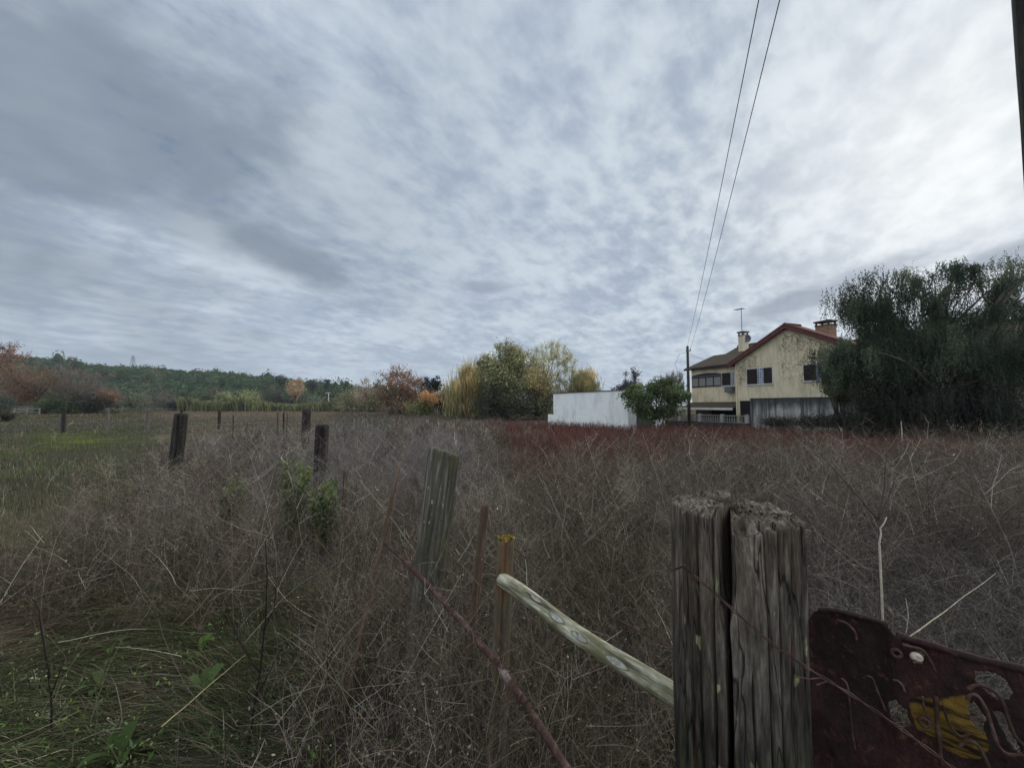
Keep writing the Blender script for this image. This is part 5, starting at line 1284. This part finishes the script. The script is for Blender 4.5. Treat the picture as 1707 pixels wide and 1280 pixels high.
# 1. dry branching weeds
sa = SA()
for (n_, y0, y1, pw, T, w_, sc_) in ((1300, 1.25, 2.2, 2., T_weed, .0030, 1.), (5200, 2.2, 4.5, 2., T_weed, .0032, 1.), (8500, 4.5, 9., 1.7, T_weed, .0046, 1.),
                                     (9500, 9., 18., 1.6, T_far, .011, 1.), (9000, 18., 42., 1.5, T_far, .026, 1.)):
    x, y, px, pg = scatter(n_, y0, y1, pw); z_ = zones(px, pg, x, y)
    dens = (1 - .97 * z_['short']) * (1 - .62 * z_['matt']) * (1 - .35 * z_['lowl']) * (1 - .9 * z_['red']) * (1 - .75 * z_['green']) * (.10 + .88 * ss(.30, .56, z_['nz2'] * .6 + z_['nz'] * .4))
    k = clear(x, y) & (rng.random(n_) < dens); x, y, px, pg = x[k], y[k], px[k], pg[k]; z_ = {a: b[k] for a, b in z_.items()}; m = len(x)
    h = (.30 + .72 * ss(.25, .75, z_['nz'])) * rng.uniform(.6, 1.25, m) * (1 - .35 * ss(8, 24, y)) * (1 + .12 * z_['right'])
    h = h * (1 - .45 * z_['lowl']) * (1 - .3 * z_['matt'])
    h = np.where(y < 2.2, np.minimum(h, .62), h)
    c = lerp3(pick(GREY, m, .72), pick(BROWN, m, .55), np.clip(1.5 * z_['nz2'] - .5 + .2 * (1 - z_['silver']), 0, 1))
    c = lerp3(c, pick(SILVER, m), z_['silver'] * rng.random(m)); c = lerp3(c, pick(MAROON, m), np.clip(z_['red'] * 1.1 * rng.random(m) + .12 * (rng.random(m) < .3), 0, 1))
    c = np.where((rng.random(m) < np.where(y < 3.2, .05, .10))[:, None], pick(PALE, m), c)
    plants(sa, x, y, h, np.full(m, w_) * rng.uniform(.6, 1.5, m), c, T, lean=.16)
    if y1 < 10:                                  # shrivelled leaves and seed heads on the twigs
        e = 12; ex, ey, eh = np.repeat(x, e), np.repeat(y, e), np.repeat(h, e); q_ = len(ex)
        P = np.stack([ex + rng.normal(0, .17, q_) * eh, ey + rng.normal(0, .17, q_) * eh, G(ex, ey) + eh * rng.uniform(.3, 1.05, q_)], -1)
        dd = rdir(q_); sd = perp(dd); L = (w_ * rng.uniform(.8, 2.6, q_))[:, None]
        sa.quads(P, dd * L, sd * L * .5, np.repeat(c, e, 0) * rng.uniform(.5, 1.3, (q_, 1)))
# taller separate clumps, each of one kind
cx_, cy_, cpx, cpg = scatter(520, 2.0, 17., 1.35, 1.45); cz = zones(cpx, cpg, cx_, cy_)
k = rng.random(520) < (1 - cz['short']) * (1 - .75 * cz['red']) * (1 - .6 * cz['matt']) * (1 - .5 * cz['lowl'])
for X0, Y0, nz0 in zip(cx_[k], cy_[k], cz['nz'][k]):
    m = int(rng.integers(10, 26)); rr_ = rng.uniform(.12, .38); x = X0 + rng.normal(0, rr_, m); y = Y0 + rng.normal(0, rr_, m)
    kk = clear(x, y) & (y > 1.7); x, y = x[kk], y[kk]; m = len(x)
    if not m: continue
    kind = rng.random(); pal = GREY if kind < .4 else BROWN if kind < .62 else [S(84, 62, 58), S(96, 72, 66)] if kind < .76 else [S(78, 68, 60), S(64, 56, 50)] if kind < .88 else [S(170, 156, 134), S(150, 138, 120)]
    hh = rng.uniform(.55, .95) * np.exp(-((x - X0) ** 2 + (y - Y0) ** 2) / (2 * (1.4 * rr_) ** 2)) * rng.uniform(.7, 1.1, m) + .12
    hh = np.minimum(hh, .7 + .05 * y)
    plants(sa, x, y, hh, np.full(m, .0030 * max(1, Y0 / 3.6)) * rng.uniform(.7, 1.4, m), pick(pal, m, .45), T_bushy if kind > .5 else T_weed, lean=.2)
STEM = m_attr('dry_stems', .9, .0, .3, 2., .76)
tag(sa.build('dry_weeds', STEM), 'dry grey brown branching weeds covering the field', 'weeds', kind='stuff')

# 2. bushy tangles: right side mound and silver heads beyond the left posts
sa = SA()
for (n_, y0, y1, w_) in ((3400, 1.5, 4.2, .0026), (4200, 4.2, 9., .0042)):
    x, y, px, pg = scatter(n_, y0, y1, 1.8, 1.55, .35); z_ = zones(px, pg, x, y)
    k = clear(x, y) & (rng.random(n_) < (.25 * ss(1000, 1150, px) + .75 * z_['right']) * (1 - .6 * z_['green'])) & (y > 1.3); x, y = x[k], y[k]; m = len(x); nz = z_['nz'][k]
    c = lerp3(pick([S(116, 110, 102), S(98, 92, 86), S(132, 126, 116), S(84, 78, 74)], m), pick(BROWN, m), .3 * rng.random(m))
    plants(sa, x, y, (.42 + .5 * nz) * rng.uniform(.6, 1.2, m), np.full(m, w_) * rng.uniform(.7, 1.3, m), c, T_bushy, lean=.28)
x, y, px, pg = scatter(5200, 5.5, 17., 1.5, .1, -1.25); z_ = zones(px, pg, x, y)
k = (rng.random(5200) < z_['silver'] * (1 - z_['short']) * ss(.4, .55, z_['nz'])); x, y = x[k], y[k]; m = len(x)
plants(sa, x, y, (.42 + .35 * z_['nz'][k]) * rng.uniform(.7, 1.15, m), .0009 * y * rng.uniform(.7, 1.2, m), pick(SILVER, m), T_bushy, lean=.2)
# withered seed heads on them
hx = np.repeat(x, 26); hy = np.repeat(y, 26); q_ = len(hx)
P = np.stack([hx + rng.normal(0, .13, q_), hy + rng.normal(0, .13, q_), G(hx, hy) + rng.uniform(.22, .72, q_)], -1)
nn = rdir(q_); a = perp(nn); s_ = (.0007 * hy * rng.uniform(.5, 1.3, q_))[:, None]
sa.quads(P, a * s_, np.cross(nn, a) * s_ * .7, pick([S(150, 148, 146), S(132, 128, 128), S(110, 104, 104)], q_))
tag(sa.build('tangled_weeds', STEM), 'dense grey tangles of fine dead stems', 'weeds', kind='stuff')

# 3. the red brown grass in front of the buildings
sa = SA()
for (n_, y0, y1, w_) in ((9000, 5.0, 11., .006), (15000, 11., 20., .013), (15000, 20., 36., .026)):
    x, y, px, pg = scatter(n_, y0, y1, 1.6, 1.5, -.3); z_ = zones(px, pg, x, y)
    k = rng.random(n_) < np.clip(z_['red'] * 1.15 + .10 * ss(500, 760, px) * (pg < 830), 0, 1) * (.35 + .65 * ss(.3, .5, z_['nz2'])); x, y, pg = x[k], y[k], pg[k]; m = len(x); nz = z_['nz'][k]
    c = lerp3(pick(MAROON, m), pick([S(144, 92, 76), S(126, 80, 68), S(150, 104, 86)], m), np.clip(1.4 * nz - .5, 0, 1) * rng.random(m))
    plants(sa, x, y, (.34 + .22 * nz) * rng.uniform(.7, 1.2, m), np.full(m, w_) * rng.uniform(.7, 1.3, m), c, T_red, lean=.12)
tag(sa.build('red_grass', STEM), 'dark red brown grass band in front of the white building and the house', 'grass', kind='stuff')

# 4. grasses: matted at the left, tufts among the weeds, the grazed field
sa = SA()
def blades(x, y, L, wid, col, lean, dirx, diry, K=4):
    n = len(x); z = G(x, y) - .01; tt = np.linspace(0, 1, K)[None, :]
    dx = dirx + rng.normal(0, .35, n); dy = diry + rng.normal(0, .35, n); up = 1 - np.minimum(lean, .96)
    Px = x[:, None] + (dx * L)[:, None] * (tt ** 1.6) * .9 * lean[:, None] + (rng.normal(0, .08, n) * L)[:, None] * tt
    Py = y[:, None] + (dy * L)[:, None] * (tt ** 1.6) * .9 * lean[:, None] + (rng.normal(0, .08, n) * L)[:, None] * tt
    Pz = z[:, None] + L[:, None] * (tt * (.35 + .65 * up[:, None]) - .42 * lean[:, None] * tt ** 2.2)
    Pz = np.maximum(Pz, z[:, None] + .004 + .03 * rng.random((n, 1)) * tt)
    D = rng.normal(size=(n, 3)); D[:, 2] *= .35
    sa.strips(np.stack([Px, Py, Pz], -1), wid[:, None] * np.array([1, .85, .6, .12])[None, :K], unit(D), col)
DRYG = [S(132, 120, 98), S(114, 102, 84), S(100, 86, 70), S(146, 134, 110), S(94, 78, 64)]
REDG = [S(104, 74, 62), S(92, 66, 58), S(116, 84, 68)]
GRN = [S(86, 92, 58), S(74, 82, 52), S(100, 104, 66), S(64, 72, 46)]
for (n_, y0, y1, pw, w_) in ((52000, 1.15, 3.2, 1.6, .0040), (75000, 3.2, 8., 1.5, .0055), (110000, 8., 22., 1.3, .011), (70000, 22., 60., 1.2, .036), (60000, 50., 118., 1.0, .09)):
    x, y, px, pg = scatter(n_, y0, y1, pw); z_ = zones(px, pg, x, y)
    kt = 5 * min(1., 6 / y1); tuft = vn(x * kt, y * kt, 0, 55)
    field = np.maximum(z_['short'], z_['lawn'])
    dens = np.clip(.30 + .9 * z_['matt'] + .5 * z_['lowl'] + .5 * z_['green'] + .9 * field, 0, 1) * (.35 + .65 * ss(.25, .5, tuft))
    dens = np.where(y > 45, np.maximum(dens, .8), dens)
    k = clear(x, y) & (rng.random(n_) < dens); x, y, px, pg, tuft = x[k], y[k], px[k], pg[k], tuft[k]; z_ = {a: b[k] for a, b in z_.items()}; field = field[k]; m = len(x)
    fa = 2.2 * PI * fbm(x * .55, y * .55, 0, 61) + .6
    lean = np.clip(.35 + .5 * z_['matt'] + .25 * z_['lowl'] + rng.normal(0, .15, m) - .3 * field, .05, .95)
    L = (.20 + .26 * tuft) * rng.uniform(.5, 1.3, m) * (1 + .5 * z_['matt']) * (1 - .66 * field * (1 - .45 * ss(25, 60, y)))
    gp = np.clip(.8 * z_['green'] * (.35 + 1.1 * ss(.35, .6, fbm(x * 2.2, y * 2.2, 0, 83))) + .75 * ss(.5, .64, fbm(x * .8, y * .8, 0, 77)) * (.45 + .5 * z_['matt'] + .3 * z_['lowl']) * (1 - z_['red']), 0, 1)
    lawn_g = z_['lawn'] * ss(.36, .56, fbm(x * .16, y * .3, 0, 78) + .10 * (pg > 712)) 
    bright = np.exp(-(((px - 135) / 62) ** 2 + ((pg - 735) / 13) ** 2)) + .35 * np.exp(-(((px - 30) / 60) ** 2 + ((pg - 760) / 12) ** 2))
    c = lerp3(pick(DRYG, m, .6), pick(REDG, m, .5), np.clip(1.7 * fbm(x * .6, y * .6, 3, 79) - .55, 0, .8) * (1 - .4 * field))
    c = lerp3(c, pick([S(140, 122, 100), S(126, 106, 90), S(150, 134, 110)], m), (field * (1 - z_['lawn']) * .8))
    c = lerp3(c, pick(GRN, m, .6), (rng.random(m) < np.where(field > .5, .72 * ss(.25, .75, np.maximum(gp * .6, lawn_g)), .8 * np.maximum(gp, lawn_g))).astype(float)); c = lerp3(c, pick([S(122, 142, 46), S(108, 130, 46)], m, .2), np.clip(bright, 0, 1) * (rng.random(m) < .75))
    c = c * (1 + .3 * field * (1 - .6 * ss(18, 40, y)))[:, None]
    blades(x, y, L, w_ * rng.uniform(.6, 1.4, m), c, lean, np.cos(fa), np.sin(fa))
GRASSM = m_attr('grass_blades', .85, .3, .25, 2., .85)
tag(sa.build('grass', GRASSM), 'matted dry and green grass under and between the weeds', 'grass', kind='stuff')

# 5. leafy green undergrowth in patches
sa = SA()
x, y, px, pg = scatter(75000, 1.2, 6.5, 1.5, 1.2); z_ = zones(px, pg, x, y)
k = clear(x, y) & (rng.random(75000) < z_['green'] * ss(.3, .55, vn(x * 3, y * 3, 0, 44)) * .9); x, y = x[k], y[k]; m = len(x)
P = np.stack([x, y, G(x, y) + rng.uniform(.01, .34, m) * vn(x * 2, y * 2, 0, 45) * 1.4], -1)
d_ = unit(rng.normal(size=(m, 3)) + np.array([0, 0, .5])); sd = perp(d_); L = (rng.uniform(.004, .013, m) * np.where(rng.random(m) < .05, 2., 1.))[:, None]
sa.quads(P, d_ * L, sd * L * .42, pick([S(84, 100, 50), S(70, 88, 44), S(104, 116, 66), S(96, 108, 74)], m, .5))
tag(sa.build('undergrowth', LEAF), 'patches of low green leaves among the dead stems', 'undergrowth', kind='stuff')

# 6. criss-crossing long dead stalks, bent and fallen
sa = SA(); n_ = 3800
x, y, px, pg = scatter(n_, 1.5, 7.5, 1.4, 1.45); z_ = zones(px, pg, x, y)
k = clear(x, y) & (rng.random(n_) < (1 - .8 * z_['short']) * (.45 + .5 * (1 - z_['matt']))); x, y = x[k], y[k]; m = len(x); K = 7
z_ = {a: b[k] for a, b in z_.items()}
az = rng.uniform(0, 6.28, m); el = rng.uniform(.1, 1.25, m); L = rng.uniform(.25, .75, m); bend = rng.normal(0, .55, (m, 3)) * np.array([1, 1, .5]) - np.array([0, 0, .35])
d0 = np.stack([np.cos(az) * np.cos(el), np.sin(az) * np.cos(el), np.sin(el)], -1); P = np.zeros((m, K, 3)); P[:, 0] = np.stack([x, y, G(x, y) + rng.uniform(0, .35, m)], -1)
d = d0
for i in range(1, K):
    d = unit(d + bend * .16 + rng.normal(size=(m, 3)) * .07); P[:, i] = P[:, i - 1] + d * (L / (K - 1))[:, None]
P[..., 2] = np.clip(P[..., 2], G(P[..., 0], P[..., 1]) + .01, None)
lim = CH - .18 - .14 * np.maximum(P[..., 1], .5); ok = (P[..., 2].max(1) < lim.min(1)) & (P[..., 1].min(1) > 1.0)
c = np.where((rng.random(m) < .10)[:, None], pick(PALE, m), lerp3(pick(GREY, m), pick(BROWN, m), rng.random(m)))
sa.strips(P[ok], (np.full((m, K), .0027) * rng.uniform(.6, 1.5, (m, 1)) * np.maximum(1, y / 3.5)[:, None] * np.linspace(1, .4, K)[None])[ok], perp(unit(P[:, -1] - P[:, 0]))[ok], c[ok])
tag(sa.build('dead_stalks', STEM), 'long bent dead stalks lying criss-cross through the weeds', 'stalks', kind='stuff')

# ------------------------------------------------------------------ single plants one can point at
def stalk_plant(name, label, cat, lines, r0, col, group=None, fallen=False):
    """lines: [(photo polyline, depth)], each a tapering stem."""
    Y0 = lines[0][1]; base = at(*lines[0][0][0], Y0[0] if hasattr(Y0, '__len__') else Y0); root_p = Vector((base.x, base.y, g1(base.x, base.y)))
    mb = MB()
    for i, (pl, Yd) in enumerate(lines):
        Ys = [Yd] * len(pl) if not hasattr(Yd, '__len__') else Yd
        P = [at(*p, q_) for p, q_ in zip(pl, Ys)]
        if i == 0 and P[0].z > root_p.z and not fallen: P = [Vector((P[0].x, P[0].y, root_p.z - .03))] + P
        out = []
        for a, b in zip(P[:-1], P[1:]):
            for k in range(4): out.append(a.lerp(b, k / 4) + Vector((random.uniform(-1, 1), random.uniform(-1, 1), 0)) * .0025)
        out.append(P[-1]); rr = r0 * (1 if i == 0 else .62)
        mb.tube([p - root_p for p in out], [rr * (1 - .7 * j / (len(out) - 1)) for j in range(len(out))], 6)
    o = mb.build(name, m_noise(name + '_stem', col, tuple(v * .6 for v in col), 20., .9, .3, 60.), None, True); o.location = root_p
    return tag(o, label, cat, group)
stalk_plant('dead_weed', 'tall forked dead weed rising between the split post and the right edge', 'weed',
    [([(1468, 1060), (1467, 960), (1464, 866)], 1.75), ([(1464, 866), (1420, 815), (1364, 754)], [1.75, 1.72, 1.7]), ([(1464, 866), (1474, 810), (1478, 730)], 1.75), ([(1464, 866), (1485, 820), (1492, 790)], 1.75)], .006, S(88, 74, 66))
stalk_plant('pale_stalk', 'short bleached stalk standing against the tall forked dead weed', 'stalk', [([(1466, 915), (1469, 880), (1478, 862)], 1.72)], .006, S(196, 184, 160))
stalk_plant('pale_stalk', 'long bleached stalk slanting above the rusty gate', 'stalk', [([(1512, 1064), (1590, 1008), (1660, 955)], [1.5, 1.7, 1.9])], .0035, S(176, 166, 138))
stalk_plant('pale_stalk', 'upright bleached stick in the red grass before the drooping tree', 'stalk', [([(1504, 732), (1503, 716), (1502, 702)], 13)], .03, S(196, 190, 176))
stalk_plant('pale_stalk', 'bright straw stalk lying diagonally across the left foreground grass', 'stalk', [([(270, 1210), (340, 1150), (410, 1090)], [1.75, 1.9, 2.05])], .0032, S(190, 174, 124), fallen=True)
stalk_plant('dark_weed', 'black bare stem standing in the lower left corner', 'weed', [([(88, 1270), (84, 1160), (78, 1120)], 1.9), ([(84, 1160), (108, 1096)], 1.9), ([(82, 1130), (70, 1060), (66, 1020), (40, 970)], 1.9)], .006, S(40, 34, 32))
stalk_plant('dark_weed', 'tallest black branching stem in the left foreground before the mossy post', 'weed', [([(412, 1250), (430, 1140), (440, 1060), (446, 960), (442, 900)], 1.9), ([(432, 1120), (400, 1070), (370, 990)], 1.9), ([(440, 1050), (458, 1010), (462, 960)], 1.9), ([(428, 1160), (480, 1060)], 1.9)], .0055, S(40, 34, 32))
stalk_plant('dark_weed', 'thin black stem right of the tallest black branching stem', 'weed', [([(536, 1200), (545, 1120), (548, 1060)], 1.9), ([(545, 1120), (556, 1080)], 1.9)], .004, S(48, 40, 36))
for i, (pl, Yd) in enumerate([([(990, 1000), (950, 900), (905, 800)], 3.6), ([(1060, 960), (1040, 880), (1010, 790)], 3.8), ([(940, 960), (936, 890), (946, 830)], 3.4), ([(700, 930), (650, 860), (600, 800)], 3.2), ([(1120, 900), (1098, 800), (1070, 720)], 4.2)]):
    stalk_plant('leaning_stalk', ['longest pale stalk leaning left between the lichen topped stake and the split post', 'pale stalk leaning left just left of the split post top', 'short upright pale stalk behind the peeled rail', 'pale stalk leaning left across the thin split stake', 'pale stalk reaching up to the red grass left of the split post'][i],
                'stalk', [(pl, Yd)], .0045, S(170, 158, 142), 'long leaning stalks')
# green flowering weeds by the black post
def green_weed(label, px, pt, pb, Yd, wpx, seed):
    r = np.random.default_rng(seed); b = at(px, pb, Yd); zt = at(px, pt, Yd).z; z0 = g1(b.x, Yd); h = zt - z0; R = wpx / F * Yd / 2
    root = tag(empty('green_weed', (b.x, Yd, z0)), label, 'weed', 'green flowering weeds'); mb = MB(); sa = SA(); tips = []
    for i in range(14):
        a = r.uniform(0, 6.28); f = r.uniform(.45, 1.0); e = Vector((math.cos(a) * R * r.uniform(.2, 1), math.sin(a) * R * r.uniform(.2, 1), h * f)); tips.append(e)
        mb.tube(limb_path((0, 0, -.03), e, random, .1, 6), [.005, .0045, .004, .0035, .003, .002], 5)
        for j in range(95):
            t_ = r.uniform(.25, 1.02); p = np.array(e) * np.array([t_, t_, t_]) + r.normal(size=3) * np.array([.03, .03, .03]) * Yd / 5
            d_ = unit(r.normal(size=(1, 3)) + np.array([[0, 0, .9]])); sd = unit(np.cross(d_, r.normal(size=(1, 3)))); L = r.uniform(.026, .05)
            top_ = t_ > .85
            sa.quads(p[None], d_ * L * (.6 if top_ else 1), sd * L * (.45 if top_ else .22), np.array([S(100, 110, 68) if top_ else S(58, 72, 40)]) * r.uniform(.6, 1.3))
    mb.build('stem', m_noise('green_stem', S(84, 96, 52), S(70, 76, 46), 20.), root, True); sa.build('leaves', LEAF, root)
green_weed('tallest green flowering weed, left of the black charred post', 486, 762, 900, 4.7, 60, 1)
green_weed('lower green flowering weed at the foot of the black charred post', 536, 800, 900, 4.4, 76, 2)
green_weed('small green flowering weed with yellowish tips in the gap left of the tallest green one', 385, 795, 890, 4.9, 46, 3)
# broad leaved green plants in the foreground
def leafy(label, px, py, Yd, n, size, seed, col):
    r = np.random.default_rng(seed); p = at(px, py, Yd); z0 = g1(p.x, Yd); root = tag(empty('dock_plant', (p.x, Yd, z0)), label, 'plant', 'broad leaved green plants')
    hz_ = max(p.z - z0, .05)
    for i in range(n):
        sa = SA(); a = r.uniform(0, 6.28); L = size * r.uniform(.7, 1.25); el = r.uniform(.5, 1.2); K = 9; tt = np.linspace(0, 1, K)
        rad = L * tt * math.cos(el) + .01; zz = L * tt * math.sin(el) - .45 * L * tt ** 2.5 + hz_ * .55 * min(1, i / n + .3)
        c = np.stack([np.cos(a) * rad, np.sin(a) * rad, zz], -1); sd = np.array([-math.sin(a), math.cos(a), r.uniform(-.3, .3)])
        wd = L * .30 * np.sin(PI * np.clip(tt * .93 + .05, 0, 1)) ** .8
        for s_ in (-1, 1):
            e = c + sd * (s_ * wd / 2)[:, None] + np.array([0, 0, 1.])[None] * (wd * .18)[:, None]
            v = np.stack([c, e], 1).reshape(-1, 3); q = [(2 * j, 2 * j + 1, 2 * j + 3, 2 * j + 2) for j in range(K - 1)]
            sa.raw(v, q, np.repeat(np.array([col]) * r.uniform(.8, 1.2), len(v), 0))
        sa.build('leaf', LEAF, root)
    mb = MB(); mb.tube([(0, 0, -.03), (.004, 0, hz_ * .4), (0, 0, hz_ * .8)], [.006, .005, .003], 6); mb.build('stem', m_noise('dock_stem', S(84, 96, 52), S(96, 80, 56), 20.), root, True)
leafy('upright green broad leaved plant in the middle of the left foreground', 336, 1050, 2.45, 5, .13, 1, S(78, 96, 44))
leafy('broad leaved green plant below the upright one, beside the straw stalk', 340, 1130, 2.15, 7, .15, 2, S(72, 88, 48))
leafy('large leaved bright green plant at the bottom left edge of the view', 200, 1245, 1.8, 8, .16, 3, S(58, 72, 36))
leafy('green broad leaved plant half hidden left of the split post foot', 1082, 1215, 1.5, 6, .10, 4, S(86, 104, 44))
leafy('dull green broad leaved plant between the black corner stem and the straw stalk', 170, 1130, 2.2, 6, .12, 5, S(72, 84, 50))

# ------------------------------------------------------------------ the air over the field
hm = bpy.data.materials.new('haze'); hm.use_nodes = True; ht = hm.node_tree; ht.nodes.clear()
pv = ht.nodes.new('ShaderNodeVolumePrincipled'); ho = ht.nodes.new('ShaderNodeOutputMaterial'); ht.links.new(pv.outputs[0], ho.inputs['Volume'])
pv.inputs['Color'].default_value = (.88, .92, 1.0, 1); pv.inputs['Density'].default_value = .00018
mb = MB(); mb.box(-1000, 1000, -1000, 1000, -6, 75)
tag(mb.build('haze', hm), kind='stuff')
